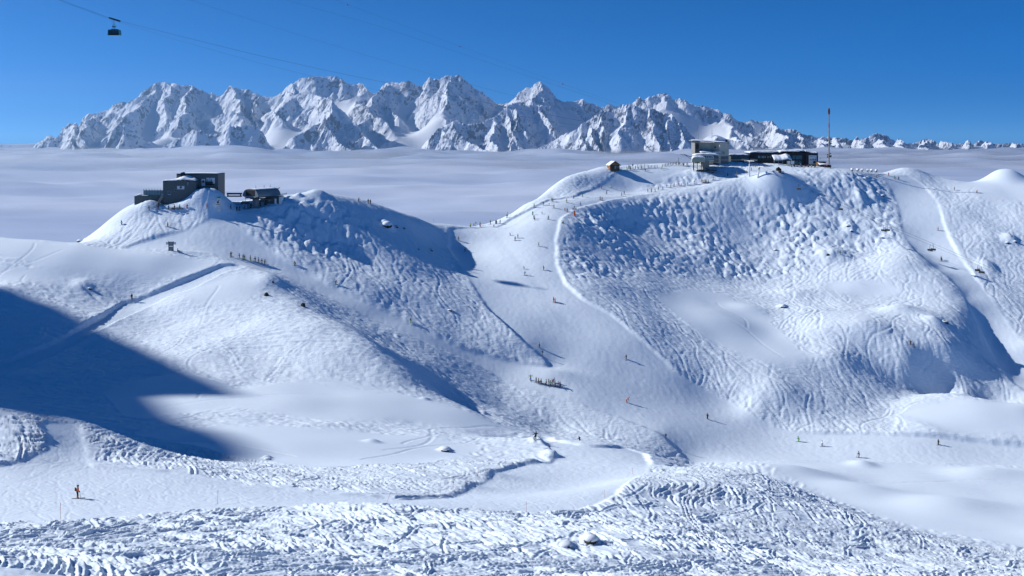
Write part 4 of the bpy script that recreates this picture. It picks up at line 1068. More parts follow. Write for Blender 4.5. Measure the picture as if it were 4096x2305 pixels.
kk = thing('lift_kiosk', 'small grey lift attendant cabin with white door and snowy flat roof', 'cabin', at(1095, 814, 408), R(-8))
MB().box(-3.1, 2.2, 0, 3, -1, 2.75).build('wall', M['greyd'], kk); MB().box(2.203, 3.1, 0.05, 2.95, -1, 2.7).build('side_wall', M['white'], kk)
MB().box(-3.3, 3.25, -0.35, 3.2, 2.76, 2.92).build('roof', M['greyd'], kk)
MB().sheet(lambda a, b: (-3.3 + 6.5 * a, -0.35 + 3.5 * b, 2.95 + 0.3 * math.sin(3.14 * min(max(a, 0.05), 0.95)) ** 0.4), 8, 4, 0.02).build('roof_snow', M_SNOWCAP, kk, True)
MB().box(0.35, 1.2, -0.05, -0.003, -0.2, 1.9).build('door', M['white'], kk)
for x in (-2.9, -2.1): 
    f_ = MB().box(x, x + 0.7, -0.05, -0.003, 0.8, 1.9).build('window', M['glass'], kk); MB().box(x + 0.31, x + 0.39, -0.08, -0.053, 0.8, 1.9).build('frame', M['steel'], f_)
cb = thing('conveyor_bridge', 'dark horizontal beam bridge between snow pile and chairlift terminal', 'bridge', at(934, 788, 409))
MB().box(-2.8, 3.2, 0, 1.5, 0, 0.5).build('lower_beam', M['greyd'], cb); MB().box(-2.8, 3.2, 0, 1.5, 0.95, 1.6).build('upper_beam', M['greyd'], cb); MB().box(-2.6, -2.4, 0.2, 1.2, 0.5, 0.95).build('strut', M['greyd'], cb); MB().box(2.6, 2.8, 0.2, 1.2, 0.5, 0.95).build('strut', M['greyd'], cb)
def chair_parts(root, n=4, cover=False):
    w = 0.55 * n
    MB().tube([(0, 0, 0.0), (0, 0, -0.25), (0, 0.28, -0.8), (0, 0.28, -1.9)], 0.07, 5).build('hanger', M['greyd'], root)
    MB().tube([(-w / 2, 0.28, -1.9), (w / 2, 0.28, -1.9)], 0.05, 5).tube([(-w / 2, 0.28, -1.9), (-w / 2, 0.1, -2.6)], 0.045, 5).tube([(w / 2, 0.28, -1.9), (w / 2, 0.1, -2.6)], 0.045, 5).tube([(-w / 2, -0.35, -2.95), (w / 2, -0.35, -2.95)], 0.04, 5).build('frame', M['greyd'], root)
    for k in range(n):
        x = -w / 2 + 0.55 * (k + 0.5)
        MB().box(x - 0.25, x + 0.25, -0.3, 0.18, -2.62, -2.5).build('seat', M['black'], root); MB().box(x - 0.25, x + 0.25, 0.2, 0.28, -2.5, -1.95).build('backrest', M['black'], root)
    if cover: MB().sheet(lambda a, b: (-w / 2 + w * a, 0.3 - 0.7 * b, -1.75 + 0.3 * math.sin(3.14 * b)), 4, 5, 0.03).build('bubble_cover', M['pane'], root, True)
gc = thing('lift_chair', 'empty six seat chair with bubble hanging under the left grey terminal', 'lift chair', at(981, 790, 402), R(5), 'chairs parked at the lift stations'); chair_parts(gc, 6, True)
pz = ground(876, 846)
tt = thing('totem_sign', 'tall white information totem with green top beside the snow pile', 'sign', (pz.x, pz.y, pz.z - 0.2))
MB().box(-0.62, 0.62, -0.15, 0.15, 0, 5.6).build('panel', M['white'], tt); MB().box(-0.63, 0.63, -0.16, 0.16, 5.4, 6.1).build('green_top', M['green'], tt)
for z_ in (1.4, 2.1, 2.8): MB().box(-0.35, 0.35, -0.19, -0.153, z_, z_ + 0.1).build('printed_line', M['print'], tt)
MB().box(-0.3, 0.25, -0.19, -0.153, 4.4, 4.9).build('printed_symbol', M['print'], tt)
banner(tt, -1.35, 0.45, -0.2, 2.9, 4.4, -0.35, 3.85, 0.45, 0.45)
# piste map board below the station
pz = ground(684, 1004)
bd = thing('piste_map_board', 'tall grey piste map board between wooden posts with direction slats', 'sign', (pz.x, pz.y, pz.z - 0.3))
for x in (-0.85, 0.85): MB().box(x - 0.1, x + 0.1, -0.1, 0.1, 0, 3.9).build('post', M['woodd'], bd)
MB().prism([(-0.74, -0.04), (0.74, -0.04), (0.74, 0.04), (-0.74, 0.04)], 2.1, 3.75).build('upper_panel', M['print'], bd); MB().box(-0.74, 0.74, -0.04, 0.04, 0.35, 1.95).build('lower_panel', M['print'], bd)
for s_ in (-1, 1):
    for k in range(3): MB().box(min(s_ * 0.97, s_ * 1.9), max(s_ * 0.97, s_ * 1.9), -0.03, 0.03, 2.7 + k * 0.32, 2.93 + k * 0.32).build('direction_slat', M['print'], bd)
# tables and chairs on the left terrace snow
def table(u, v, lab):
    p = ground(u, v); t = thing('terrace_table', lab, 'table', (p.x, p.y, p.z - 0.1))
    MB().box(-0.9, 0.9, -0.4, 0.4, 0.76, 0.82).build('tabletop', M['woodd'], t)
    lg = MB().box(-0.05, 0.05, -0.05, 0.05, 0, 0.76).mesh('leg', M['woodd'])
    for x, y in ((-0.8, -0.3), (0.8, -0.3), (-0.8, 0.3), (0.8, 0.3)): link('leg', lg, t, (x, y, 0))
    for s_ in (-0.75, 0.75): MB().box(-0.85, 0.85, s_ - 0.13, s_ + 0.13, 0.42, 0.47).build('bench', M['woodd'], t)
table(684, 838, 'dark picnic table on the snow in front of the grey building, nearer the stair'); table(702, 838, 'dark picnic table on the snow in front of the grey building, away from the stair'); table(722, 838, 'dark picnic table below the corner of the grey building')
# ================================================================== right summit station
CS = thing('cable_car_station', 'tall cream cable car station with sloping snowy roof on the right summit', 'building', at(2845, 648, 580))
MB().box(-9.6, -6.85, -0.5, 11, -3, 12.1).build('tower', M['concrete'], CS)
MB().box(-9.0, -7.4, -0.56, -0.5, 2.5, 10.9).build('tower_opening', M['greyd'], CS)
MB().tube([(-8.2, -0.9, 9.3), (-8.2, -0.58, 9.3)], 0.95, 14).build('pulley', M['black'], CS); MB().box(-9.3, -7.2, -1.2, -0.57, 7.6, 8.1).build('pulley_frame', M['black'], CS)
ft_ = [(-6.84, 3), (1, 3), (4.35, -2.6), (9.6, -2.2), (9.6, 10), (-6.84, 10)]
MB().prism(ft_, -3, [11.6, 11.2, 11.0, 10.7, 10.7, 11.6]).build('wall', M['beige'], CS)
MB().prism([(-11.4, -1.5), (0.9, -1.2), (4.2, -3.2), (10.1, -2.9), (10.1, 10.6), (-11.4, 10.6)], [12.15, 11.42, 11.2, 10.85, 10.85, 12.15], [12.4, 11.67, 11.45, 11.1, 11.1, 12.4]).build('roof', M['greyd'], CS)
def cs_roof(a, b):
    x = -11.2 + 21.1 * a; y0 = -1.3 - 1.7 * sstep(-0.5, 4.5, x); y = y0 + (10.4 - y0) * b
    return (x, y, 12.4 - (x + 11.4) / 21.5 * 1.3 + 0.02 + (0.75 - 0.3 * a) * (1 - abs(2 * b - 1) ** 4) * (1 - abs(2 * a - 1) ** 8) + 0.12)
MB().sheet(cs_roof, 22, 6, 0.1).build('roof_snow', M_SNOWCAP, CS, True)
MB().box(-6.83, 4.6, -3.6, 2.98, -3, 5.2).build('lower_block', M['beige'], CS)
MB().sheet(lambda a, b: (-6.9 + 11.9 * a, -3.8 + 6.75 * b, 5.25 + 0.5 + 1.5 * b * (1 - a * 0.75) + 0.15 * math.sin(a * 9)), 12, 5, 0.45).build('ledge_snow', M_SNOWCAP, CS, True)
MB().box(5.1, 9.3, -2.66, -2.4, -2, 3.2).build('lower_render', M['concrete'], CS)
for x, z in ((6.0, 5.6), (6.2, 4.9)): MB().box(x, x + 1.1, -2.68, -2.4, z, z + 0.25).build('vent_slot', M['greyd'], CS)
MB().tube([(2.4, 0.3, 8.5), (2.2, 0.0, 8.5)], 0.5, 12).build('round_vent', M['black'], CS)
lt = thing('lattice_mast', 'steel lattice mast with drum on top against right end of cable car station', 'mast', at(2912, 648, 579))
m_ = MB()
for x, y in ((-0.35, -0.35), (0.35, -0.35), (0.35, 0.35), (-0.35, 0.35)): m_.tube([(x, y, -3), (x, y, 12.4)], 0.07, 4)
for k in range(13):
    z = -2 + k * 1.1; s_ = 1 if k % 2 else -1; m_.tube([(-0.35 * s_, -0.35, z), (0.35 * s_, -0.35, z + 1.1)], 0.05, 4); m_.tube([(0.35, -0.35 * s_, z), (0.35, 0.35 * s_, z + 1.1)], 0.05, 4)
m_.build('lattice', M['steel'], lt)
MB().tube([(-1.0, 0, 11.4), (-1.0, 0, 13.1)], 0.75, 12).build('drum', M['black'], lt)
for u_, v0_, v1_, lb in ((2794, 565, 500, 'thin antenna mast rising above left tower of cable car station'), (2848, 572, 505, 'thin antenna mast rising from middle of cable car station roof')):
    b_ = at(u_, v0_, 583); an = thing('antenna_mast', lb, 'antenna', b_, 0, 'antennas on the cable car station')
    MB().tube([(0, 0, -0.6), (0, 0, (v0_ - v1_) * 583 / F)], [0.13, 0.06], 5).build('pole', M['steel'], an)
    MB().box(-0.5, 0.5, -0.05, 0.05, 5.5, 5.6).build('crossbar', M['steel'], an); MB().box(-0.35, 0.35, -0.05, 0.05, 7.0, 7.1).build('crossbar', M['steel'], an)
# chairlift terminal in front
CT = thing('chairlift_terminal', 'cream rounded chairlift terminal with snow roof in front of the cable car station', 'lift station', at(2815, 690, 567))
def rbox(x0, x1, y0, y1, z0, z1, r):
    p = [(x0, z0), (x1, z0), (x1 - 0.1, z1 - r), (x1 - r * 0.4, z1 - r * 0.25), (x1 - r, z1), (x0 + r * 1.6, z1), (x0 + r * 0.7, z1 - r * 0.3), (x0 + 0.1, z1 - r)]
    return MB().extr(p, y0, y1)
rbox(-5.8, 5.7, -1, 7, 6.3, 9.9, 1.4).build('shell', M['beige2'], CT)
rbox(5.72, 8.6, 0.5, 7, 5.8, 9.6, 0.6).build('rear_shell', M['concrete'], CT)
def snowtop(x0, x1, y0, y1, z, h):
    return MB().sheet(lambda a, b: (x0 + (x1 - x0) * a, y0 + (y1 - y0) * b, z + h * (1 - abs(2 * a - 1) ** 5) * (1 - 0.5 * abs(2 * b - 1) ** 3) + 0.05 * math.sin(a * 23)), 18, 6, 0.3)
snowtop(-5.4, 8.7, -1.3, 7.2, 9.95, 1.0).build('roof_snow', M_SNOWCAP, CT, True)
for k in range(5):
    x = -1.0 + k * 1.27
    MB().prism([(x, -1.06), (x + 1.0, -1.06), (x + 1.0, -1.003), (x, -1.003)], 8.35, 9.3).build('window', M['glass'], CT) if k < 4 else MB().add([(x, -1.05, 8.35), (x + 1.0, -1.05, 8.35), (x + 0.7, -1.05, 9.0), (x + 0.2, -1.05, 9.3), (x, -1.02, 9.3)], [(0, 1, 2, 3, 4)]).build('window', M['glass'], CT)
for k in range(4): MB().box(6.0 + k * 0.65, 6.5 + k * 0.65, 0.43, 0.497, 8.0, 9.0).build('window', M['glass'], CT)
MB().box(0.2, 5.75, -1.05, -1.003, 7.35, 7.85).build('blue_stripe', M['blue'], CT)
rbox(-7.6, 0.0, -5, -1.02, 5.9, 8.4, 1.0).build('front_pod', M['olive'], CT)
snowtop(-7.2, -0.1, -5.1, -1.0, 8.3, 1.3).build('roof_snow', M_SNOWCAP, CT, True)
MB().prism([(-0.9, -2), (2.7, -2), (2.7, 2), (-0.9, 2)], -1, 6.3).build('column', M['concrete'], CT)
for x, y in ((-6.4, -4.4), (-4.4, -4.2), (-2.2, -4.4), (-6.2, -1.5)): MB().box(x - 0.14, x + 0.14, y - 0.14, y + 0.14, 0, 5.9).build('leg', M['greyd'], CT)
MB().tube([(-3.6, -3, 5.2), (-3.6, -3, 5.5)], 2.6, 18).build('bull_wheel', M['greyd'], CT)
MB().box(-5, 6.5, -4.5, 4, 1.0, 1.4).build('deck', M['greyd'], CT); MB().sheet(lambda a, b: (-5 + 11.3 * a, -4.5 + 8 * b, 1.45 + 0.4 * abs(math.sin(a * 7 + b * 3))), 10, 4, 0.04).build('deck_snow', M_SNOWCAP, CT, True)
MB().box(2.0, 10.5, -5.2, -4.6, 0.5, 0.8).build('ramp_beam', M['mast'], CT)
MB().prism([(-2.5, -3), (4.5, -3), (4.5, 3), (-2.5, 3)], -3.5, 1.0).build('base', M['concrete'], CT)
for x in (0.3, 2.6, 5.0): MB().tube([(x, -4.2, 1.0), (x - 1.2, -3.2, -2.4)], 0.14, 5).build('strut', M['greyd'], CT)
MB().tube([(-6, 1, 8.6), (-13.5, -1, 10.4)], 0.13, 5).tube([(-6, 2.5, 8.4), (-11, 2, 10.3)], 0.13, 5).tube([(-6.5, 1, 7.2), (-10, 0, 9.4)], 0.1, 5).build('guide_beam', M['greyd'], CT)
for k, (u_, v_) in enumerate(((2860, 638), (2870, 640))):
    c_ = thing('lift_chair', ('lift chair parked at right end of the cream terminal, inner one', 'lift chair parked at right end of the cream terminal, outer one')[k], 'lift chair', at(u_, v_, 563 + 2 * k), R(20), 'chairs parked at the lift stations'); chair_parts(c_, 4)
# restaurant
RS = thing('mountain_restaurant', 'long charcoal mountain restaurant under thick roof snow with poster on its end', 'building', at(3110, 655, 588))
MB().box(-16.4, 1.2, 0, 13, -5, 6.4).build('wall', M['dark'], RS)
MB().prism([(1.203, -0.4), (16.3, -0.4), (16.3, 13), (1.203, 13)], -5, [6.1, 6.5, 6.9, 6.9]).build('right_hall', M['dark'], RS)
MB().prism([(16.303, -1.2), (23.5, -1.2), (23.5, 12), (16.303, 12)], -5, [7.0, 6.3, 6.6, 7.4]).build('end_block', M['dark'], RS)
MB().prism([(-28.3, 2.5), (-26.6, 0.6), (-16.403, 0.6), (-16.403, 11), (-28.3, 11)], -5, 5.0).build('low_wing', M['grey'], RS)
def rsnow(x0, x1, y0, y1, z0, z1, h, dip=0.0):
    return MB().sheet(lambda a, b: (x0 + (x1 - x0) * a, y0 + (y1 - y0) * b - 0.15 * math.sin(a * 31) * (b < 0.01), z0 + (z1 - z0) * a - dip * math.sin(3.14 * a) + h * (1 - abs(2 * a - 1) ** 8) * (0.55 + 0.45 * math.sin(3.14 * min(1, b * 1.3 + 0.1))) - (0.25 + 0.1 * math.sin(a * 17)) * (b < 0.01)), 22, 6, 0.25)
rsnow(-28.4, -16.5, 0.3, 11, 5.25, 5.3, 0.5).build('roof_snow', M_SNOWCAP, RS, True)
rsnow(-16.6, 1.6, -0.4, 13, 6.7, 6.9, 0.85).build('roof_snow', M_SNOWCAP, RS, True)
rsnow(0.8, 16.5, -0.9, 13, 7.0, 7.5, 1.1, 0.2).build('roof_snow', M_SNOWCAP, RS, True)
rsnow(16.0, 23.6, -1.5, 12, 7.7, 6.6, 0.6, 0.7).build('roof_snow', M_SNOWCAP, RS, True)
for x0, x1, z0, z1 in ((-11.5, -6.8, 3.3, 4.6), (-6.0, -3.0, 3.3, 4.5)):
    n_w = 4
    for k in range(n_w): MB().box(x0 + (x1 - x0) * k / n_w + 0.06, x0 + (x1 - x0) * (k + 1) / n_w - 0.06, -0.06, -0.003, z0, z1).build('window', M['glass'] if k % 2 else M['pane'], RS)
MB().box(-14.8, -12.2, -0.05, -0.003, 1.5, 5.6).build('wall_art', M['black'], RS)
for x0, x1, z0, z1 in ((8.6, 10.2, 2.6, 4.8), (10.6, 14.2, 2.6, 4.8), (8.6, 14.0, -1.2, 1.6)): MB().box(x0, x1, -0.47, -0.403, z0, z1).build('window', M['glass'], RS)
for x in (14.5, 15.4): MB().box(x, x + 0.22, -0.6, -0.403, -2, 6.2).build('mullion', M['purple'], RS)
for z in (0.5, 2.0, 3.5, 5.0): MB().box(14.4, 16.2, -0.55, -0.405, z, z + 0.14).build('mullion', M['purple'], RS)
MB().box(16.25, 16.9, -1.35, -1.203, -3, 7.0).build('plum_panel', M['purple'], RS)
po = MB().box(18.0, 22.7, -1.32, -1.203, -0.4, 4.9).build('poster', M['white'], RS)
MB().box(18.0, 22.7, -1.345, -1.323, 1.85, 1.98).build('poster_line', M['print'], po)
MB().box(20.6, 22.5, -1.345, -1.323, 0.1, 1.6).build('poster_photo', M['greyd'], po)
for z, x1 in ((4.3, 21.6), (4.05, 20.5)): MB().box(18.4, x1, -1.345, -1.323, z, z + 0.13).build('poster_text', M['print'], po)
MB().sheet(lambda a, b: (18.3 + 4.1 * a, -1.335, 2.15 + 0.15 * b + 0.75 * abs(math.sin(a * 8.5)) * b * (0.5 + 0.5 * math.sin(a * 3))), 16, 1).build('poster_skyline', M['print'], po)
MB().tube([(12.2, -0.65, 1.2), (12.2, -0.6, 1.2)], 0.75, 18).build('round_emblem', M['print'], RS); MB().tube([(12.2, -0.69, 1.2), (12.2, -0.66, 1.2)], 0.58, 18).build('emblem_centre', M['black'], RS)
MB().box(13.0, 13.7, -0.65, -0.55, -0.9, 0.2).build('notice', M['white'], RS)
MB().box(-17, 1.2, -6, -5.8, 0.2, 0.35).box(-17, 1.2, -6, -5.8, -0.6, -0.45).build('terrace_rail', M['greyd'], RS)
MB().box(-17, 1.4, -5.9, -0.005, -5, -1.0).build('terrace', M['dark'], RS)
rsnow(-5.5, 1.0, -5.9, -4.6, -0.5, -0.4, 0.5).build('terrace_snow', M_SNOWCAP, RS, True)
aw = thing('snowy_awning', 'scalloped entrance awning loaded with a thick snow cushion before the restaurant', 'awning', at(3126, 660, 580))
def aws(a, b):
    x = -5.1 + 10.2 * a; sag = 0.5 * math.exp(-((a - 0.42) / 0.2) ** 2)
    return (x, -3.2 + 5 * b, 3.1 + 2.6 * b ** 0.7 + 0.55 * math.sin(3.14 * a) + 0.5 * math.exp(-((a - 0.78) / 0.13) ** 2) - sag + 0.12 * math.sin(a * 25) * (1 - b))
MB().sheet(aws, 26, 7, 0.5).build('snow_cushion', M_SNOWCAP, aw, True)
for k in range(5):
    x = -4.5 + k * 1.2
    MB().extr([(x + 0.5 * math.cos(t), 2.0 + 0.75 * math.sin(t)) for t in np.linspace(0, 3.14159, 9)], -3.3, -1.0).build('arched_hood', M['greyd'], aw)
for x in (-5.0, -2.6, -0.2, 2.2, 4.8): MB().box(x - 0.08, x + 0.08, -3.2, -3.0, -2.5, 2.7).build('post', M['steel'], aw)
for k, (u0, u1, lb) in enumerate(((3150, 3161, 'left white notice board on posts before the restaurant entrance'), (3164, 3177, 'right white notice board on posts before the restaurant entrance'))):
    c_ = at((u0 + u1) / 2, 668, 573); nb = thing('notice_board', lb, 'sign', c_, 0, 'notice boards at the restaurant')
    w_2 = (u1 - u0) * 573 / F / 2; MB().box(-w_2, w_2, -0.05, 0.05, 1.7, 3.4).build('board', M['white'], nb); MB().tube([(0, 0.1, -1.5), (0, 0.1, 3.4)], 0.08, 5).build('post', M['steel'], nb)
ht = thing('summit_hut', 'small dark hut with snowy lean-to roof between restaurant and tall mast', 'hut', at(3290, 666, 580))
MB().box(-2.6, 2.0, 0, 4, -2, 2.6).build('wall', M['woodd'], ht); MB().box(-2.5, -0.4, -0.05, -0.003, 1.3, 2.2).build('window', M['white'], ht)
MB().box(-2.9, 2.3, -0.4, 4.3, 2.61, 2.8).build('roof', M['greyd'], ht)
MB().box(-2.6, 4.0, -3.4, -0.02, -2, 0.9).build('lean_to', M['dark'], ht)
MB().sheet(lambda a, b: (-2.8 + 7.2 * a, -3.7 + 3.9 * b, 1.0 + 1.2 * b * (1 - a) + 0.35 * math.sin(3.14 * a)), 10, 5, 0.1).build('roof_snow', M_SNOWCAP, ht, True)
MB().tube([(-0.6, 2, 2.7), (-0.6, 2, 4.4)], 0.04, 4).box(-1.2, 0.0, 1.9, 2.1, 4.35, 4.5).tube([(1.4, 2, 2.7), (1.4, 2, 4.3)], 0.04, 4).build('aerial', M['steel'], ht)
ms = thing('radio_mast', 'very tall radio mast with red painted top and dishes at the right summit', 'mast', at(3316, 667, 579))
MB().tube([(0, 0, -3), (0, 0, 22.5)], [0.36, 0.30], 10).build('lower_pole', M['mast'], ms)
MB().tube([(0, 0, 22.5), (0, 0, 25)], 0.29, 10).build('red_section', M['mastred'], ms); MB().tube([(0, 0, 25), (0, 0, 30)], 0.26, 8).build('upper_pole', M['mast'], ms)
MB().tube([(0, 0, 30), (0, 0, 34)], 0.32, 8).box(-0.6, 0.6, -0.08, 0.08, 30.6, 33.2).build('red_section', M['mastred'], ms); MB().tube([(0.4, 0, 33), (0.4, 0, 36.6)], 0.05, 4).build('whip', M['steel'], ms)
for x, z, r in ((0.85, 6.0, 0.62), (-0.9, 6.8, 0.4), (-0.95, 5.6, 0.4), (0.8, 7.6, 0.35), (1.0, 13.5, 0.5), (-1.1, 12.6, 0.35), (1.0, 15.8, 0.45)):
    MB().tube([(x, -0.35, z), (x, -0.1, z)], r, 12).tube([(0, 0, z), (x, -0.1, z)], 0.07, 4).build('dish', M['black'] if r > 0.55 else M['greyd'], ms)
# log chalet
CH_ = thing('log_chalet', 'little honey coloured log chalet with snowy gable roof at the edge of the summit', 'hut', at(2460, 676, 557), R(14))
c_r = R(14)
MB().prism([(-2.75, 0), (2.5, 0), (2.5, 5), (-2.75, 5)], -1, 2.1).build('wall', M['woodd'], CH_)
MB().add([(-2.75, -0.004, 2.1), (2.5, -0.004, 2.1), (-0.12, -0.004, 4.0), (-2.75, 5, 2.1), (2.5, 5, 2.1), (-0.12, 5, 4.0)], [(0, 1, 2), (3, 5, 4), (0, 2, 5, 3), (1, 4, 5, 2)]).build('gable', M['wood'], CH_)
lgm = MB().tube([(-2.85, -0.1, 0), (-2.85, 5.1, 0)], 0.15, 6).mesh('log', M['wood'])
for k in range(8): link('log', lgm, CH_, (0, 0, 0.05 + k * 0.27))
lgm = MB().tube([(-2.95, -0.06, 0), (2.7, -0.06, 0)], 0.15, 6).mesh('log', M['woodd'])
for k in range(8): link('log', lgm, CH_, (0, 0, 0.05 + k * 0.27))
MB().box(-0.3, 0.5, -0.28, -0.22, 0, 1.75).build('door', M['print'], CH_); MB().box(0.8, 2.1, -0.28, -0.22, 0.4, 1.7).build('window', M['glass'], CH_)
for s_ in (-1, 1):
    e = -3.5 if s_ < 0 else 3.2
    MB().add([(-0.12, -0.9, 4.15), (e, -0.9, 1.95), (e, 5.6, 1.95), (-0.12, 5.6, 4.15), (-0.12, -0.9, 4.0), (e, -0.9, 1.8), (e, 5.6, 1.8), (-0.12, 5.6, 4.0)], [(0, 1, 2, 3), (4, 7, 6, 5), (0, 4, 5, 1), (1, 5, 6, 2), (2, 6, 7, 3)]).build('roof_slope', M['woodd'], CH_)
    MB().sheet(lambda a, b: (-0.12 + (e + 0.12) * a, -0.95 + 6.6 * b, 4.16 - 2.2 * a + 0.34 * (1 - a ** 6)), 8, 6, 0.02).build('roof_snow', M_SNOWCAP, CH_, True)
# fences by the summit terrace
def net_fence(u0, v0, u1, v1, d0, d1, h, n, lab):
    a = at(u0, v0, d0); b = at(u1, v1, d1); t = thing('net_fence', lab, 'fence', a)
    D = b - a
    for k in range(n + 1): p = D * (k / n); MB().tube([(p.x, p.y, p.z - 1.5), (p.x, p.y, p.z + h)], 0.09, 5).build('post', M['greyd'], t)
    m_ = MB()
    for j in range(7): z = 0.15 + (h - 0.2) * j / 6; m_.tube([(0, 0, z), tuple(D + Vector((0, 0, z)))], 0.035, 3)
    for j in range(int(D.length / 0.8)): p = D * (j / (D.length / 0.8)); m_.tube([(p.x, p.y, p.z + 0.1), (p.x, p.y, p.z + h)], 0.03, 3)
    m_.build('netting', M['steel'], t)
net_fence(2550, 673, 2592, 674, 566, 567, 2.3, 3, 'tall safety net fence to the right of the log chalet'); net_fence(2594, 674, 2630, 674, 567, 568, 1.8, 3, 'lower end of the safety net fence nearer the crowd'); net_fence(2650, 668, 2716, 655, 570, 574, 1.5, 6, 'fence rising behind the waiting crowd towards the terminal')
b_ = ground(2714, 662)
wp = thing('wind_post', 'thin post with side arm standing behind the waiting crowd', 'post', b_)
MB().tube([(0, 0, -0.5), (0, 0, 4.6)], 0.14, 6).build('pole', M['mast'], wp); MB().tube([(0, 0, 3.6), (1.6, 0, 3.9)], 0.05, 4).build('arm', M['greyd'], wp)
# chairlift towers
def tower(u, v, ut, vt, dd_, lab, ang):
    b = ground(u, v); b.z -= 1.0; top = at(ut, vt, b.y + dd_); t = thing('lift_tower', lab, 'lift tower', b)
    D = top - b
    MB().tube([(0, 0, 0), tuple(D)], [0.42, 0.34], 12).build('pole', M['white'], t, True)
    MB().tube([tuple(D - Vector((0, 0, 0.9))), tuple(D - Vector((0, 0, 0.5)))], 0.5, 12).build('collar', M['greyd'], t)
    ca, sa = math.cos(ang), math.sin(ang)
    q = lambda x, y, z: (D.x + x * ca - y * sa, D.y + x * sa + y * ca, D.z + z)
    MB().tube([q(-3.2, 0, 0.2), q(3.2, 0, 0.2)], 0.22, 6).build('crossarm', M['steel'], t)
    wh = MB()
    for s_ in (-3.0, 3.0):
        fr = MB().tube([q(s_, -3, 0.75), q(s_, 3, 0.35)], 0.12, 5).tube([q(s_, -3, 1.5), q(s_, 3, 1.1)], 0.06, 4)
        for y in np.linspace(-3, 3, 7): fr.tube([q(s_, y, 0.55 - y * 0.07), q(s_, y, 1.3 - y * 0.07)], 0.05, 4)
        fr.build('sheave_frame', M['steel'], t)
        for y in np.linspace(-2.8, 2.8, 8):
            MB().tube([q(s_ - 0.1, y, 0.75 - y * 0.07), q(s_ + 0.1, y, 0.75 - y * 0.07)], 0.3, 9).build('sheave', M['greyd'], t)
    return top
T1 = tower(2998, 706, 2998, 646, 0, 'upright white chairlift tower nearest the cream terminal', R(-50)); T2 = tower(3030, 712, 3037, 668, 0.5, 'leaning white chairlift tower beside the snow mound', R(-50))
# snow guns on the ridge
SG = thing('snow_gun', 'fan snow gun parked on the ridge right of the mast', 'snow gun', (0, 0, 0), 0, 'snow guns parked along the ridge')
MB().tube([(0, -0.55, 1.55), (0, 0.0, 1.65), (0, 0.65, 1.7)], [0.5, 0.55, 0.42], 12).build('fan_barrel', M['white'], SG); MB().tube([(0, -0.57, 1.55), (0, -0.53, 1.55)], 0.44, 12).build('fan_grille', M['black'], SG)
MB().box(-0.3, 0.3, -0.25, 0.35, 0.75, 1.15).build('motor_box', M['greyd'], SG)
for x, y in ((-0.7, -0.5), (0.7, -0.5), (0, 0.9)): MB().tube([(0, 0, 0.9), (x, y, 0)], 0.06, 5).build('leg', M['greyd'], SG)
ords = ['nearest the mast', 'second from the mast', 'third from the mast', 'third from the piste top', 'second from the piste top', 'closest to the top of the right piste']
for k, (u_, v_) in enumerate(((3408, 690), (3430, 691), (3448, 692), (3471, 693), (3486, 693), (3505, 694))):
    o = SG if k == 0 else copy_tree(SG); p = ground(u_, v_); o.location = (p.x, p.y, p.z - 0.05); o.scale = (1.15,) * 3; o.rotation_euler = (0, 0, R((200, 40, 230, 60, 215, 190)[k])); o['label'] = 'fan snow gun on the ridge, ' + ords[k]
print('stations', round(time.time() - T0, 1))
# ================================================================== people
# body skeletons, facing +y, x to the person's right, 1.75 m tall
def pose(lean=0.0, knee=0.0, arms='down', spread=0.0, side=0.0, stride=0.0):
    J = {}
    kz = 0.48 - 0.05 * knee; hipz = 0.93 - 0.16 * knee; py = -0.16 * knee
    J['pelvis'] = (side * 0.12, py, hipz)
    J['waist'] = (side * 0.18, py + 0.08 * lean, hipz + 0.2)
    J['chest'] = (side * 0.25, py + 0.25 * lean, hipz + 0.42)
    J['neck'] = (side * 0.30, py + 0.36 * lean, hipz + 0.57)
    J['head'] = (side * 0.32, py + 0.43 * lean + 0.02, hipz + 0.70)
    J['crown'] = (side * 0.33, py + 0.45 * lean + 0.01, hipz + 0.80)
    for s, n in ((-1, 'l'), (1, 'r')):
        st = stride * s
        J['hip' + n] = (J['pelvis'][0] + s * 0.10, py, hipz - 0.04)
        J['knee' + n] = (s * (0.12 + spread * 0.5), 0.14 * knee + st * 0.18 + 0.02, kz)
        J['ankle' + n] = (s * (0.12 + spread), -0.02 + st * 0.25, 0.13)
        J['toe' + n] = (s * (0.13 + spread), 0.17 + st * 0.25, 0.06)
        sx, sy, sz = J['chest'][0] + s * 0.19, J['chest'][1] + 0.03, J['chest'][2] + 0.06
        J['sh' + n] = (sx, sy, sz)
        a = arms if isinstance(arms, str) else arms[0 if s < 0 else 1]
        if a == 'down': e, w = (sx + s * 0.08, sy + 0.02, sz - 0.28), (sx + s * 0.10, sy + 0.16, sz - 0.50)
        elif a == 'fwd': e, w = (sx + s * 0.10, sy + 0.04, sz - 0.26), (sx + s * 0.12, sy + 0.30, sz - 0.32)
        elif a == 'out': e, w = (sx + s * 0.26, sy + 0.02, sz - 0.08), (sx + s * 0.50, sy + 0.05, sz - 0.05)
        elif a == 'wide': e, w = (sx + s * 0.20, sy + 0.02, sz - 0.20), (sx + s * 0.40, sy + 0.14, sz - 0.28)
        elif a == 'up': e, w = (sx + s * 0.26, sy, sz + 0.0), (sx + s * 0.34, sy + 0.03, sz + 0.25)
        else: e, w = (sx + s * 0.10, sy + 0.02, sz - 0.24), (sx + s * 0.02, sy + 0.20, sz - 0.30)
        J['el' + n] = e; J['wr' + n] = w
        d = (Vector(w) - Vector(e)).normalized() * 0.11; J['hand' + n] = tuple(Vector(w) + d)
    return J
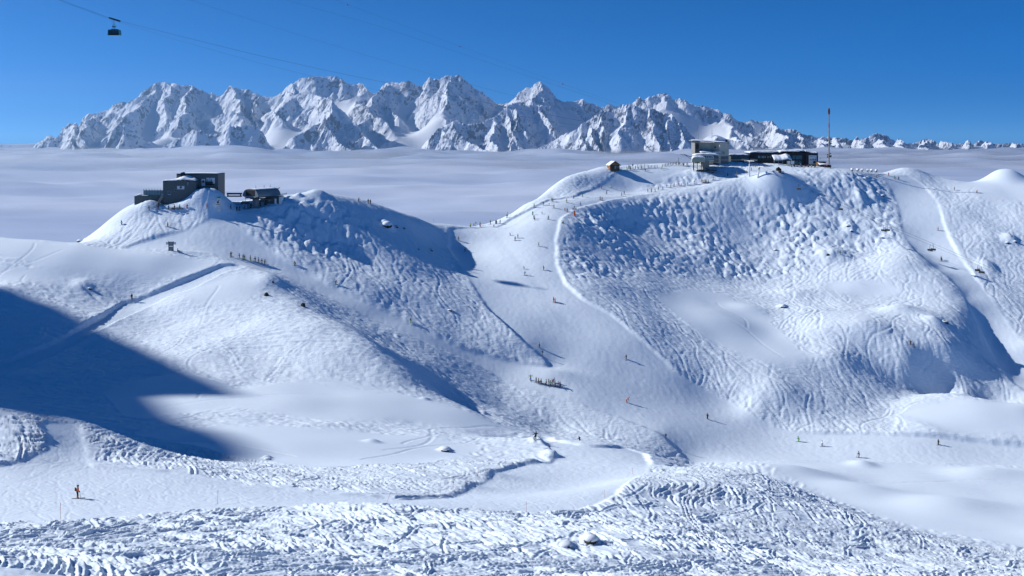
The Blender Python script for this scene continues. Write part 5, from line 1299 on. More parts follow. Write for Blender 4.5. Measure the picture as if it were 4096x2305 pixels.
def sit_pose():
    J = pose(0.25, 0, 'down')
    for k in list(J):
        if k[:3] in ('hip',) or k in ('pelvis', 'waist', 'chest', 'neck', 'head', 'crown') or k[:2] in ('sh', 'el', 'wr') or k[:4] == 'hand': x, y, z = J[k]; J[k] = (x, y - 0.35, z - 0.75)
    for s, n in ((-1, 'l'), (1, 'r')):
        J['knee' + n] = (s * 0.16, 0.05, 0.42); J['ankle' + n] = (s * 0.16, 0.32, 0.10); J['toe' + n] = (s * 0.18, 0.46, 0.16)
    return J
RAD = dict(pelvis=.19, waist=.185, chest=.21, neck=.085, head=.11, crown=.09, hip=.14, knee=.115, ankle=.10, toe=.075, sh=.12, el=.09, wr=.07, hand=.065)
EDG = [('pelvis', 'waist'), ('waist', 'chest'), ('chest', 'neck'), ('neck', 'head'), ('head', 'crown')]
for n_ in 'lr': EDG += [('pelvis', 'hip' + n_), ('hip' + n_, 'knee' + n_), ('knee' + n_, 'ankle' + n_), ('ankle' + n_, 'toe' + n_), ('chest', 'sh' + n_), ('sh' + n_, 'el' + n_), ('el' + n_, 'wr' + n_), ('wr' + n_, 'hand' + n_)]
MATS = ['jacket', 'trousers', 'boots', 'gloves', 'face']
M_FACE = mat('skin', (0.30, 0.16, 0.11), 0.6); M_BOOT = mat('boots', (0.02, 0.02, 0.022), 0.5); M_HELM = {}
def body_mesh(J, fingers=False, sub=1):
    J = dict(J); edges = list(EDG); rad = {k: RAD[k if k in RAD else k[:-1]] for k in J}
    if fingers:
        for s, n in ((-1, 'l'), (1, 'r')):
            h = Vector(J['hand' + n]); d = (h - Vector(J['wr' + n])).normalized(); acr = d.cross(Vector((s, 0, 0))).normalized(); inn = Vector((-s, 0, 0))
            for f in range(4):
                b = h + acr * (f - 1.5) * 0.024; ln = (0.055, 0.066, 0.062, 0.048)[f]
                J['f%d%s' % (f, n)] = tuple(b + d * ln); J['g%d%s' % (f, n)] = tuple(b + d * (ln + 0.012) + inn * 0.035)
                edges += [('hand' + n, 'f%d%s' % (f, n)), ('f%d%s' % (f, n), 'g%d%s' % (f, n))]; rad['f%d%s' % (f, n)] = 0.0125; rad['g%d%s' % (f, n)] = 0.011
            J['t%s' % n] = tuple(h - d * 0.03 + acr * 0.05 + inn * 0.02); J['u%s' % n] = tuple(h + d * 0.015 + acr * 0.066 + inn * 0.035)
            edges += [('wr' + n, 't%s' % n), ('t%s' % n, 'u%s' % n)]; rad['t%s' % n] = 0.016; rad['u%s' % n] = 0.012; rad['hand' + n] = 0.042
    keys = list(J); ix = {k: i for i, k in enumerate(keys)}
    me = bpy.data.meshes.new('person')
    me.from_pydata([J[k] for k in keys], [(ix[a], ix[b]) for a, b in edges], [])
    o = bpy.data.objects.new('person_source', me); COL.objects.link(o)
    o.modifiers.new('skin', 'SKIN')
    for i, k in enumerate(keys):
        r = rad[k]; me.skin_vertices[0].data[i].radius = (r, r * (0.8 if k in ('pelvis', 'waist', 'chest') else 1.0)); me.skin_vertices[0].data[i].use_root = (k == 'pelvis')
    ss = o.modifiers.new('sub', 'SUBSURF'); ss.levels = sub; ss.render_levels = sub
    dg = bpy.context.evaluated_depsgraph_get(); ev = o.evaluated_get(dg)
    out = bpy.data.meshes.new_from_object(ev); out.name = 'person'
    bpy.data.objects.remove(o); bpy.data.meshes.remove(me)
    out.materials.clear()
    for _ in MATS: out.materials.append(None)
    P = {k: np.array(v) for k, v in J.items()}
    grp = []
    for a, b in edges:
        ka = b
        g = 0
        if ka[:4] == 'knee' or ka[:5] == 'ankle' or ka[:3] == 'hip': g = 1
        elif ka[:3] == 'toe': g = 2
        elif ka[:4] == 'hand' or (fingers and ka[0] in 'fgtu'): g = 3
        elif ka in ('head', 'crown'): g = 4
        grp.append((P[a], P[b], g))
    n = len(out.polygons); c = np.zeros(n * 3); out.polygons.foreach_get('center', c); c = c.reshape(-1, 3)
    best = np.full(n, 9.0); mi = np.zeros(n, np.int32)
    for a, b, g in grp:
        ab = b - a; t = np.clip(((c - a) @ ab) / (ab @ ab), 0, 1); dd_ = np.linalg.norm(c - a - t[:, None] * ab, axis=1) * (0.8 if g in (3, 4) else 1)
        m_ = dd_ < best; best[m_] = dd_[m_]; mi[m_] = g
    mi[(c[:, 2] < 0.3) & (mi == 1)] = 2
    out.polygons.foreach_set('material_index', mi); out.polygons.foreach_set('use_smooth', [True] * n)
    return out
POSES = dict(
    stand=pose(0.1, 0.1, 'down'), ready=pose(0.3, 0.35, 'fwd'), ski=pose(0.75, 0.8, 'fwd', 0.05), carve=pose(0.6, 0.7, 'wide', 0.1, 0.9), plough=pose(0.5, 0.5, 'wide', 0.22),
    armsup=pose(0.0, 0.1, 'up', 0.05), point=pose(0.1, 0.15, ('out', 'down')), wide=pose(0.2, 0.3, 'out', 0.06), walk=pose(0.25, 0.2, 'fwd', 0, 0, 0.7), phone=pose(0.05, 0.05, 'in'), bend=pose(2.1, 0.9, 'down', 0.15), sit=sit_pose())
BODY = {}; HELMET = {}
for k_, J_ in POSES.items():
    BODY[k_] = body_mesh(J_)
    h_ = Vector(J_['crown']) + (Vector(J_['head']) - Vector(J_['neck'])) * 0.1
    HELMET[k_] = (h_, MB().ball((0, 0, -0.02), 0.142, 10, 6, (1, 1.12, 0.95), -0.25).mesh('helmet', None, True))
ski_me = MB().sheet(lambda a, b: (-0.045 + 0.09 * a, -0.75 + 1.65 * b, 0.02 + 0.9 * max(0, b - 0.92) ** 1.3), 1, 14, 0.02).mesh('ski', None)
board_me = MB().sheet(lambda a, b: (-0.75 + 1.5 * b, -0.13 + 0.26 * a, 0.02 + 1.0 * max(0, abs(b - 0.5) - 0.43) ** 1.2), 2, 14, 0.02).mesh('snowboard', None)
COLS = dict(black=(0.012, 0.012, 0.014), navy=(0.015, 0.03, 0.09), red=(0.42, 0.02, 0.015), orange=(0.62, 0.10, 0.015), green=(0.05, 0.34, 0.03), lime=(0.38, 0.52, 0.03), yellow=(0.62, 0.45, 0.03), blue=(0.03, 0.16, 0.48), teal=(0.03, 0.30, 0.32), pink=(0.55, 0.10, 0.25), grey=(0.13, 0.14, 0.15), white=(0.70, 0.71, 0.73), brown=(0.14, 0.075, 0.035), purple=(0.13, 0.04, 0.20), maroon=(0.16, 0.02, 0.02), tan=(0.40, 0.28, 0.13))
CM = {k: mat('cloth ' + k, v, 0.75) for k, v in COLS.items()}
def slot(o, i, m): o.material_slots[i].link = 'OBJECT'; o.material_slots[i].material = m
PEOPLE = []
LABELS = {}
VERB = dict(stand='standing', ready='standing on skis', ski='skiing down', carve='carving a turn', plough='in a snowplough', armsup='raising both arms', point='pointing an arm aside', wide='with arms spread', walk='walking', phone='with hands before the chest', bend='bending over', sit='sitting on the snow')
def person(u, v, ps, jc, tr, where, group=None, gear='ski', yaw=None, size=1.0, helm='black', d=None, poles=True, hero=False, note=''):
    p = ground(u, v) if d is None else at(u, v, d)
    k = len(PEOPLE)
    zx, zy = gnormal(p.x, p.y)
    if yaw is None:
        # across the fall line, so the skis lie level
        a = math.atan2(zy, zx) + (math.pi / 2 if (k * 7919) % 2 else -math.pi / 2); yaw = a - math.pi / 2 + 0.25 * math.sin(k * 2.3)
    me = body_mesh(POSES[ps], True, 2) if hero else BODY[ps]
    o = bpy.data.objects.new('person', me); COL.objects.link(o)
    o.location = (p.x, p.y, p.z); o.rotation_euler = (0, 0, yaw); o.scale = (size * (1.0 if hero else 1.1),) * 3
    for i, m_ in enumerate((CM[jc], CM[tr], M_BOOT, CM['black'], M_FACE)): slot(o, i, m_)
    hp, hm_ = HELMET[ps]
    h = bpy.data.objects.new('helmet', hm_); COL.objects.link(h); h.parent = o; h.location = hp
    if not hm_.materials: hm_.materials.append(None)
    slot(h, 0, CM[helm])
    J = POSES[ps]
    if gear == 'ski':
        # pitch of the skis follows the slope along the heading
        sl = zx * -math.sin(yaw) + zy * math.cos(yaw)
        for n in 'lr':
            if not ski_me.materials: ski_me.materials.append(None)
            s = bpy.data.objects.new('ski', ski_me); COL.objects.link(s); s.parent = o
            an = J['ankle' + n]; s.location = (an[0], an[1] + 0.05, 0.03); s.rotation_euler = (math.atan(sl), 0, (0.25 if n == 'l' else -0.25) if ps == 'plough' else 0); slot(s, 0, CM['grey'])
    elif gear == 'board':
        if not board_me.materials: board_me.materials.append(None)
        s = bpy.data.objects.new('snowboard', board_me); COL.objects.link(s); s.parent = o; s.location = (0, 0.05 if ps != 'sit' else 0.45, 0.02); slot(s, 0, CM['black'])
    if poles and gear == 'ski' and ps not in ('sit',):
        for n in 'lr':
            h0 = Vector(J['hand' + n]); f = -1 if ps in ('ski', 'carve') else 0.35
            tip = Vector((h0.x * 1.35, h0.y + f * (0.75 if f < 0 else 0.3), max(0.05, h0.z - (0.45 if f < 0 else 9))))
            if ps in ('point', 'wide', 'armsup') : tip = h0 + Vector((0.25 * (1 if h0.x > 0 else -1), 0.1, -0.95))
            q = MB().tube([h0 + (h0 - tip) * 0.05, tip], 0.014 if hero else 0.02, 4).build('ski_pole', CM['grey'], o)
    base = '%s %s in %s jacket and %s trousers %s' % ('skier' if gear == 'ski' else ('snowboarder' if gear == 'board' else 'person'), VERB[ps], jc, tr, where)
    if note: base = note
    PEOPLE.append((o, base, u, v)); o['category'] = 'person'; o['group'] = group or 'people on the snow'
    return o
def P(where, group, rows):
    for r in rows:
        u, v, ps, jc, tr = r[:5]; kw = r[5] if len(r) > 5 else {}
        person(u, v, ps, jc, tr, where, group, **kw)
kid = dict(size=0.72); ng = dict(gear='none')
# --- the skier close by
POSES['hero'] = pose(0.12, 0.12, ('down', 'wide')); HELMET['hero'] = (Vector(POSES['hero']['crown']), HELMET['stand'][1]); VERB['hero'] = 'standing'
hero = person(310, 1995, 'hero', 'orange', 'black', '', 'skiers on the near piste', hero=True, yaw=R(-62), helm='black', note='skier in orange jacket and dark trousers standing on the near piste')
MB().box(-0.15, 0.15, -0.34, -0.15, 1.08, 1.46).build('backpack', CM['black'], hero)
hj = POSES['hero']
hx = Vector(hj['head'])
MB().sheet(lambda a, b: (hx.x + 0.11 * math.sin(2.6 * (a - 0.5)), hx.y + 0.02 + 0.115 * math.cos(2.6 * (a - 0.5)), hx.z + 0.0 + 0.07 * b), 8, 2).build('goggles', M['glass'], hero, True)
MB().ball((hx.x, hx.y + 0.115, hx.z - 0.025), 0.02, 6, 5, (0.8, 1.1, 1.2)).build('nose', M_FACE, hero, True)
for n_ in 'lr':
    a_ = Vector(hj['ankle' + n_]); b_ = a_ + (Vector(hj['knee' + n_]) - a_) * 0.72
    MB().tube([a_, b_], [0.098, 0.105], 10).build('orange_gaiter', CM['orange'], hero, True)
person(2140, 1758, 'carve', 'navy', 'black', 'dropping into the near turn', 'skiers on the near piste', yaw=R(20))
person(2318, 1772, 'ski', 'grey', 'black', 'half hidden behind lip of near turn', 'skiers on the near piste', d=268)
person(527, 1197, 'stand', 'black', 'black', 'on the narrow path cut at left', 'skiers on the left hill', yaw=R(190))
P('in the line on the ledge above the left spur', 'ski class lined up on the ledge', [
    (924, 1027, 'point', 'black', 'black', dict(yaw=R(160))), (958, 1033.5, 'ready', 'black', 'maroon'), (972, 1037, 'stand', 'navy', 'black'), (979.5, 1040, 'stand', 'black', 'lime'), (1001, 1043, 'point', 'grey', 'black'), (1021, 1047, 'ready', 'black', 'grey'), (1034, 1051, 'stand', 'grey', 'black'), (1048, 1054.6, 'ready', 'navy', 'brown'), (1059, 1057.5, 'ready', 'maroon', 'black')])
P('on the piste coming down from the left station', 'skiers on the left hill', [(1180, 1063.7, 'ski', 'black', 'black'), (1343, 1140, 'ski', 'black', 'green'), (1643, 1293, 'carve', 'navy', 'green'), (670, 908, 'stand', 'tan', 'brown')])
P('at the left edge of the left hill', 'skiers on the left hill', [(487, 900, 'ski', 'teal', 'black')])
person(714, 1006, 'sit', 'black', 'black', 'beside the piste map board', 'skiers on the left hill', gear='none')
P('before the grey building', 'people around the left station', [(596.5, 842, 'stand', 'black', 'brown', ng), (633, 840, 'stand', 'black', 'maroon', ng), (675, 840, 'stand', 'blue', 'black', ng), (697.5, 839, 'phone', 'black', 'black', ng), (719, 838, 'stand', 'teal', 'black', ng), (748, 836, 'phone', 'black', 'red', ng), (828, 835, 'point', 'black', 'red', ng)])
person(634, 826, 'walk', 'black', 'black', 'climbing the metal stair', 'people around the left station', gear='none', d=400.5)
P('queueing below the left chairlift terminal', 'people around the left station', [(924, 838, 'stand', 'black', 'black'), (947, 844, 'ready', 'black', 'black'), (959, 844, 'walk', 'black', 'grey'), (978, 838, 'phone', 'grey', 'black'), (992.5, 835, 'stand', 'black', 'black'), (1000.6, 833, 'stand', 'navy', 'black'), (1006, 829.6, 'ready', 'black', 'grey'), (1017, 829, 'stand', 'maroon', 'black'), (1026, 825, 'stand', 'black', 'brown'), (1035, 825.5, 'ready', 'red', 'black'), (1041, 824, 'stand', 'grey', 'black'), (1060, 821, 'stand', 'green', 'black'), (1065, 821, 'walk', 'black', 'navy')])
P('on the ridge between left station and saddle', 'skiers on the left hill', [(1435, 808, 'ready', 'black', 'black'), (1473, 814, 'stand', 'black', 'black'), (1481, 816, 'stand', 'black', 'grey')])
P('on the upper centre piste below the saddle', 'skiers on the centre piste', [(1835, 963, 'ready', 'black', 'navy'), (1860, 1007, 'ski', 'maroon', 'black'), (2041, 943, 'ski', 'red', 'pink', kid), (2060, 963, 'stand', 'black', 'grey'), (2072, 953, 'phone', 'black', 'black'), (2155, 986, 'wide', 'green', 'black'), (2096.5, 1077, 'ski', 'brown', 'grey', kid), (2099, 1102, 'ready', 'blue', 'grey'), (2174.7, 1081, 'carve', 'black', 'black'), (2213.8, 1208, 'stand', 'black', 'grey'), (2220.6, 1211.6, 'stand', 'orange', 'orange')])
P('on the saddle', 'skiers on the saddle', [(1881, 908.6, 'ski', 'lime', 'black'), (1895, 900, 'stand', 'tan', 'tan', kid), (1903, 902, 'point', 'teal', 'white'), (1920, 904, 'ready', 'green', 'black'), (1921, 908, 'stand', 'red', 'grey', kid), (1962, 898, 'point', 'black', 'black'), (1983, 897, 'stand', 'purple', 'navy'), (1986, 896, 'wide', 'black', 'navy'), (1975, 908.6, 'ski', 'grey', 'brown', kid), (2001, 895, 'stand', 'teal', 'white'), (2027.5, 872, 'stand', 'grey', 'white'), (2030, 866, 'stand', 'white', 'white')])
P('on the wide piste above the saddle', 'skiers on the upper piste', [(2136, 830, 'stand', 'green', 'grey'), (2175, 822, 'ready', 'black', 'green'), (2196, 823, 'wide', 'pink', 'white', kid), (2216, 833, 'stand', 'red', 'brown'), (2207, 806, 'ready', 'black', 'grey'), (2212, 809, 'stand', 'grey', 'brown'), (2266, 811, 'stand', 'brown', 'yellow'), (2323, 823, 'walk', 'grey', 'blue'), (2259, 842, 'ski', 'red', 'black', kid), (2269, 849, 'wide', 'black', 'grey'), (2130.6, 861, 'stand', 'green', 'green'), (2168.5, 857, 'ski', 'maroon', 'black', kid), (2135.6, 877, 'ready', 'navy', 'black'), (2139, 881, 'stand', 'grey', 'orange', kid), (2192.7, 879, 'walk', 'black', 'navy'), (2295, 795, 'carve', 'maroon', 'black'), (2329, 788, 'stand', 'green', 'grey')])
person(2251, 893, 'sit', 'black', 'black', 'at the left rim of the bumpy slope', 'skiers on the centre piste', gear='board', note='snowboarder all in black sitting at the left rim of the bumpy slope')
P('on the long centre piste', 'skiers on the centre piste', [(2156.7, 1391, 'stand', 'grey', 'black'), (2505.5, 1438, 'ready', 'black', 'brown'), (2829.8, 1677, 'stand', 'black', 'black', dict(gear='board', size=1.08))])
person(2506.8, 1610, 'bend', 'orange', 'red', 'on the long centre piste', 'skiers on the centre piste', yaw=R(-80))
P('in the group at the piste junction', 'ski class at the piste junction', [(2122.4, 1522, 'armsup', 'lime', 'blue', dict(yaw=R(200))), (2144.8, 1531, 'point', 'black', 'black'), (2154, 1535, 'wide', 'maroon', 'black'), (2165, 1538, 'phone', 'brown', 'black'), (2184.4, 1540, 'stand', 'lime', 'navy'), (2195.6, 1539, 'point', 'black', 'grey'), (2201, 1543, 'ready', 'green', 'navy'), (2209, 1538, 'wide', 'red', 'black'), (2214.7, 1533, 'ski', 'maroon', 'navy'), (2221, 1548.5, 'point', 'blue', 'black'), (2232, 1548.5, 'ready', 'pink', 'white'), (2240.8, 1549.4, 'wide', 'navy', 'navy')])
P('on the broad slope below the log chalet', 'skiers on the upper piste', [(2405.6, 755, 'ski', 'red', 'red'), (2444, 751, 'stand', 'grey', 'white'), (2426, 777, 'stand', 'teal', 'grey'), (2487, 785, 'stand', 'brown', 'tan'), (2496.4, 778, 'stand', 'navy', 'grey'), (2401, 800, 'ready', 'teal', 'red'), (2407.7, 803, 'walk', 'black', 'grey')])
P('near the log chalet', 'people on the right summit', [(2456, 676, 'stand', 'yellow', 'black'), (2507, 680, 'phone', 'black', 'lime'), (2515, 675, 'stand', 'black', 'black'), (2519, 675, 'phone', 'black', 'brown'), (2522.7, 680, 'stand', 'grey', 'black'), (2541.8, 677, 'stand', 'black', 'navy')])
P('in front of the net fence', 'people on the right summit', [(2553, 677, 'stand', 'maroon', 'black', kid), (2566, 677, 'ready', 'red', 'navy'), (2581, 686, 'ski', 'black', 'brown')])
P('on the lower summit path', 'skiers on the summit path', [(2590.7, 769, 'stand', 'black', 'grey'), (2606.5, 769, 'walk', 'red', 'black'), (2619.8, 768, 'stand', 'maroon', 'tan'), (2634, 760, 'stand', 'lime', 'navy'), (2651, 760, 'stand', 'navy', 'blue'), (2667.5, 751, 'stand', 'black', 'blue'), (2682.6, 753, 'walk', 'teal', 'grey'), (2696.8, 746, 'stand', 'black', 'pink'), (2714.4, 743, 'ready', 'blue', 'red'), (2726, 744, 'stand', 'red', 'teal', kid), (2750, 742, 'walk', 'tan', 'grey'), (2778, 736.5, 'stand', 'red', 'white'), (2807, 729, 'stand', 'navy', 'black'), (2812.5, 732, 'ready', 'tan', 'brown'), (2819, 729, 'stand', 'orange', 'maroon'), (2822, 734, 'phone', 'black', 'black'), (2826.8, 733, 'stand', 'brown', 'black'), (2834, 733, 'stand', 'green', 'black'), (2852, 720, 'stand', 'black', 'tan'), (2910.6, 704, 'ski', 'black', 'black'), (2944, 712, 'stand', 'blue', 'black'), (2947.6, 698, 'stand', 'brown', 'lime'), (2984.4, 696, 'stand', 'tan', 'brown'), (3005.6, 684, 'stand', 'black', 'maroon')])
crowd_c = ['black', 'maroon', 'black', 'red', 'navy', 'black', 'teal', 'grey', 'black', 'brown', 'black', 'red', 'navy', 'green', 'black', 'grey', 'blue', 'black', 'maroon', 'black', 'purple', 'black', 'navy', 'red', 'black', 'grey']
for k in range(26):
    t = k / 25; u_ = 2660 + 68 * t + 3 * math.sin(k * 5.1); v_ = 673.5 - 3 * t - 3.2 * (k % 3)
    person(u_, v_, ('stand', 'ready', 'phone', 'walk')[k % 4], crowd_c[k], ('black', 'navy', 'black', 'grey', 'brown')[k % 5], 'in the crowd waiting left of the cream terminal', 'crowd waiting at the summit', d=573 + 2.2 * (k % 3), helm=('black', 'grey', 'red', 'black', 'white')[k % 5])
P('left of the waiting crowd', 'people on the right summit', [(2643.8, 679, 'stand', 'yellow', 'yellow', kid), (2648.5, 674, 'stand', 'lime', 'yellow')])
P('right of the waiting crowd', 'people on the right summit', [(2732.6, 665, 'stand', 'red', 'black'), (2736.5, 664, 'stand', 'grey', 'brown'), (2748, 663, 'walk', 'maroon', 'black')])
P('beside the cable car station', 'people on the right summit', [(2945, 652, 'stand', 'black', 'lime'), (2949, 652, 'stand', 'navy', 'brown'), (2976, 654, 'bend', 'black', 'black')])
for k in range(24):
    t = k / 23; u_ = 3164 + 100 * t + 3 * math.sin(k * 4.3); v_ = 672 + 1.5 * (k % 2)
    person(u_, v_, ('stand', 'phone', 'stand', 'ready')[k % 4], ['black', 'red', 'navy', 'black', 'orange', 'grey', 'black', 'yellow', 'brown', 'black', 'maroon', 'black'][k % 12], ('black', 'grey', 'navy', 'brown', 'black')[k % 5], 'on the snow before the restaurant', 'crowd before the restaurant', gear='none' if k % 3 else 'ski', d=575 - 2.0 * (k % 2))
P('beside the tall mast', 'people on the right summit', [(3300, 673, 'stand', 'maroon', 'black', ng), (3308, 672, 'stand', 'orange', 'black', ng), (3322, 673, 'stand', 'black', 'black', ng)])
P('at the top of the right piste', 'skiers on the right piste', [(3505.6, 710, 'stand', 'tan', 'brown'), (3554, 704, 'stand', 'maroon', 'red'), (3579.5, 716, 'ready', 'teal', 'grey'), (3594, 719, 'ready', 'black', 'black')])
P('below the big rounded snow dome', 'skiers on the right piste', [(3818, 762, 'wide', 'black', 'brown'), (3907, 773, 'ski', 'orange', 'maroon')])
P('halfway down the right piste', 'skiers on the right piste', [(3752.8, 923, 'stand', 'orange', 'brown'), (3764, 1041, 'ready', 'brown', 'black'), (3767, 1046, 'stand', 'black', 'black')])
P('on the bumpy slope left of the right piste', 'skiers on the right slopes', [(3360, 1018, 'ski', 'black', 'green'), (3641.6, 1380, 'wide', 'black', 'black'), (3654.7, 1390, 'stand', 'black', 'grey')])
P('on the flat run out at lower right', 'skiers on the run out', [(3195, 1767, 'ski', 'green', 'green'), (3288, 1786, 'stand', 'white', 'black'), (3436, 1831, 'ready', 'black', 'maroon', dict(size=1.08)), (3753, 1780, 'stand', 'black', 'black')])
# labels: where two would read the same, say which in the row
SHORT = {'in the line on the ledge above the left spur': 'in line on the left ledge', 'on the piste coming down from the left station': 'below the left station', 'queueing below the left chairlift terminal': 'queueing at left terminal', 'in the crowd waiting left of the cream terminal': 'in crowd by cream terminal', 'on the snow before the restaurant': 'in front of the restaurant', 'on the upper centre piste below the saddle': 'below the saddle', 'on the wide piste above the saddle': 'above the saddle', 'in the group at the piste junction': 'at the piste junction', 'on the bumpy slope left of the right piste': 'left of the right piste', 'on the broad slope below the log chalet': 'below the log chalet', 'on the ridge between left station and saddle': 'on the ridge before saddle'}
by = {}
for r_ in PEOPLE: by.setdefault((r_[0].material_slots[0].material.name, r_[0].material_slots[1].material.name, r_[1].split(' trousers ')[-1], 'rider' in r_[1]), []).append(r_)
ORD = ['first', 'second', 'third', 'fourth', 'fifth', 'sixth', 'seventh']
for key, L_ in by.items():
    L_.sort(key=lambda q: q[2])
    for i, (o, b, u, v) in enumerate(L_):
        lb = b
        if len(L_) > 1 and ' trousers ' in b:
            wh = SHORT.get(key[2], key[2])
            lb = '%s in %s and %s, %s of %d from left, %s' % (b.split()[0], key[0].split()[-1], key[1].split()[-1], ORD[i], len(L_), wh)
        if len(lb.split()) > 16: lb = lb.replace(' trousers', '').replace('with hands before the chest', 'hands folded').replace('standing on skis', 'standing')
        if len(lb.split()) > 16: lb = lb.replace(key[2], SHORT.get(key[2], key[2]))
        o['label'] = lb.replace('in black and black', 'all in black')
        if len(lb.split()) > 16: lb = lb.replace(' jacket', '')
        if len(lb.split()) > 16: print('LONG', lb)
print('people', len(PEOPLE), round(time.time() - T0, 1))
# ================================================================== ropes, cabin, chairs, poles, rocks
def rope(name, pts, r, label, n=24, sag=0.0):
    P_ = [Vector(p) for p in pts]; out = []
    for a, b in zip(P_[:-1], P_[1:]):
        for k in range(n):
            t = k / n; q = a.lerp(b, t); q.z -= sag * 4 * t * (1 - t); out.append(q)
    out.append(P_[-1])
    return tag(MB().tube(out, r, 5).build(name, M['cable'], None, True), label, 'cable')
sp = ground(2025, 1132)
t_ = 210.0
gy = sp.y + SUN.y * t_
G0 = at(458, 135, gy)
A1 = at(150, -36, gy - 22); Hk = at(454, 78, gy); E1 = at(2772, 563, 581)
mid = [at(700, 140, 500), at(1300, 217, 525), at(1530, 330, 0.1)]
rope('track_rope', [A1, at(300, 22, gy - 10), Hk], 0.06, 'upper steel rope carrying the cable car cabin at top left', 8)
rope('track_rope', [Hk, at(700, 140, 497), at(1000, 214, 508), at(1300, 281, 520), at(1700, 363, 537), at(2100, 442, 554), at(2500, 517, 570), E1], 0.06, 'upper steel rope from the cabin down to the cable car station', 8)
rope('hauling_rope', [at(100, -60, gy - 25), at(232, 0, gy - 14), at(434, 76, gy), at(700, 158, 497), at(1030, 250, 509), at(1250, 306, 519), at(1700, 400, 537), at(2200, 485, 558), at(2772, 572, 581)], 0.035, 'thinner hauling rope running just below the cabin rope', 6)
rope('track_rope', [at(740, -6, 470), at(1100, 110, 487), at(1500, 232, 505), at(1750, 305, 520), at(2100, 395, 545), at(2770, 560, 580)], 0.035, 'empty left cable car rope crossing the sky above the range', 8)
rope('track_rope', [at(1070, -20, 470), at(1500, 100, 490), at(1900, 232, 512), at(2100, 300, 530), at(2400, 400, 553), at(2772, 560, 580)], 0.035, 'empty right cable car rope crossing the sky above the range', 8)
mk = [at(1340, 0, 480), at(1391, 19, 482), at(1840, 186, 510), at(2250, 336, 535), at(2622, 467, 562), at(2790, 520, 582)]
rope('warning_rope', mk, 0.03, 'faint rope strung with small red warning balls across the sky', 8)
for k, q in enumerate(mk[1:5]):
    ln_ = ('topmost, at the upper edge of the sky', 'second from the top, above the central peaks', 'third from the top, right of the pointed peak', 'lowest, before the front rock wall')[k]
    tag(MB().ball(tuple(q - Vector((0, 0, 0.1))), 0.34, 12, 8).build('warning_ball', M['red'], None, True), 'red warning ball on the faint rope, ' + ln_, 'warning ball', 'warning balls on the rope')
gd = thing('cable_car_cabin', 'dark teal cable car cabin hanging from ropes in the upper left sky', 'cable car', G0)
sc_ = gy / F       # metres per photo pixel at the cabin
px = lambda x, y: ((x - 1325) / 5.152 * sc_, (690 - y) / 5.152 * sc_)
hw = 23.4 * sc_; z0_ = px(0, 732)[1]; z1_ = px(0, 612)[1]; cz = (z0_ + z1_) / 2; dp = 2.6
hull = [(-hw * .98, z0_ + 0.1), (-hw, z0_ + 0.5), (-hw * .93, z1_ - 0.15), (-hw * .88, z1_), (hw * .88, z1_), (hw * .93, z1_ - 0.15), (hw, z0_ + 0.5), (hw * .98, z0_ + 0.1), (hw * .9, z0_), (-hw * .9, z0_)]
MB().extr(hull, -dp / 2, dp / 2).build('cabin_body', M['teal'], gd)
wz0, wz1 = z0_ + 0.35 * (z1_ - z0_), z0_ + 0.92 * (z1_ - z0_)
for k in range(4):
    xa = -hw * 0.84 + k * hw * 0.43; MB().box(xa, xa + hw * 0.38, -dp / 2 - 0.04, -dp / 2 - 0.003, wz0, wz1).build('window', M['glass'], gd)
MB().box(-hw * 0.85, hw * 0.92, -dp / 2 - 0.05, -dp / 2 - 0.004, z0_ + 0.15, wz0 - 0.05).build('lower_panel', M['black'], gd)
for xa in (-0.43, 0.0, 0.43): MB().box(xa * hw - 0.03, xa * hw + 0.01, -dp / 2 - 0.07, -dp / 2 - 0.041, z0_ + 0.15, wz1).build('door_seam', M['black'], gd)
MB().box(-hw * 0.5, hw * 0.6, -0.9, 0.9, z1_, z1_ + 0.3).build('roof_box', M['greyd'], gd)
x1_, zt_ = px(1310, 432)
hg = MB()
for x in (px(1297, 0)[0], px(1322, 0)[0]): hg.tube([(x, 0, z1_ + 0.2), (x, 0, zt_ + 0.6)], 0.09, 5)
for k in range(5): zz = z1_ + 0.8 + k * 0.9; hg.tube([(px(1297, 0)[0], 0, zz), (px(1322, 0)[0], 0, zz)], 0.05, 4)
hg.build('hanger', M['steel'], gd)
MB().box(px(1283, 0)[0], px(1352, 0)[0], -0.5, 0.5, px(0, 565)[1], px(0, 528)[1]).build('platform', M['steel'], gd)
a_, b_, c_, d_ = px(1213, 372), px(1330, 408), px(1330, 408), px(1443, 444)
MB().tube([(a_[0], 0, a_[1]), (b_[0], 0, b_[1]), (d_[0], 0, d_[1])], 0.2, 6).build('carriage', M['greyd'], gd)
for q in np.linspace(0.03, 0.97, 9):
    x = a_[0] + (d_[0] - a_[0]) * q; z = a_[1] + (d_[1] - a_[1]) * q; MB().tube([(x, -0.12, z + 0.3), (x, 0.12, z + 0.3)], 0.3, 9).build('wheel', M['black'], gd)
for q in (0.25, 0.5, 0.77):
    x = a_[0] + (d_[0] - a_[0]) * q; z = a_[1] + (d_[1] - a_[1]) * q; MB().tube([(x, 0, z + 0.2), (x, 0, z + 0.75)], 0.14, 5).build('rocker', M['greyd'], gd)
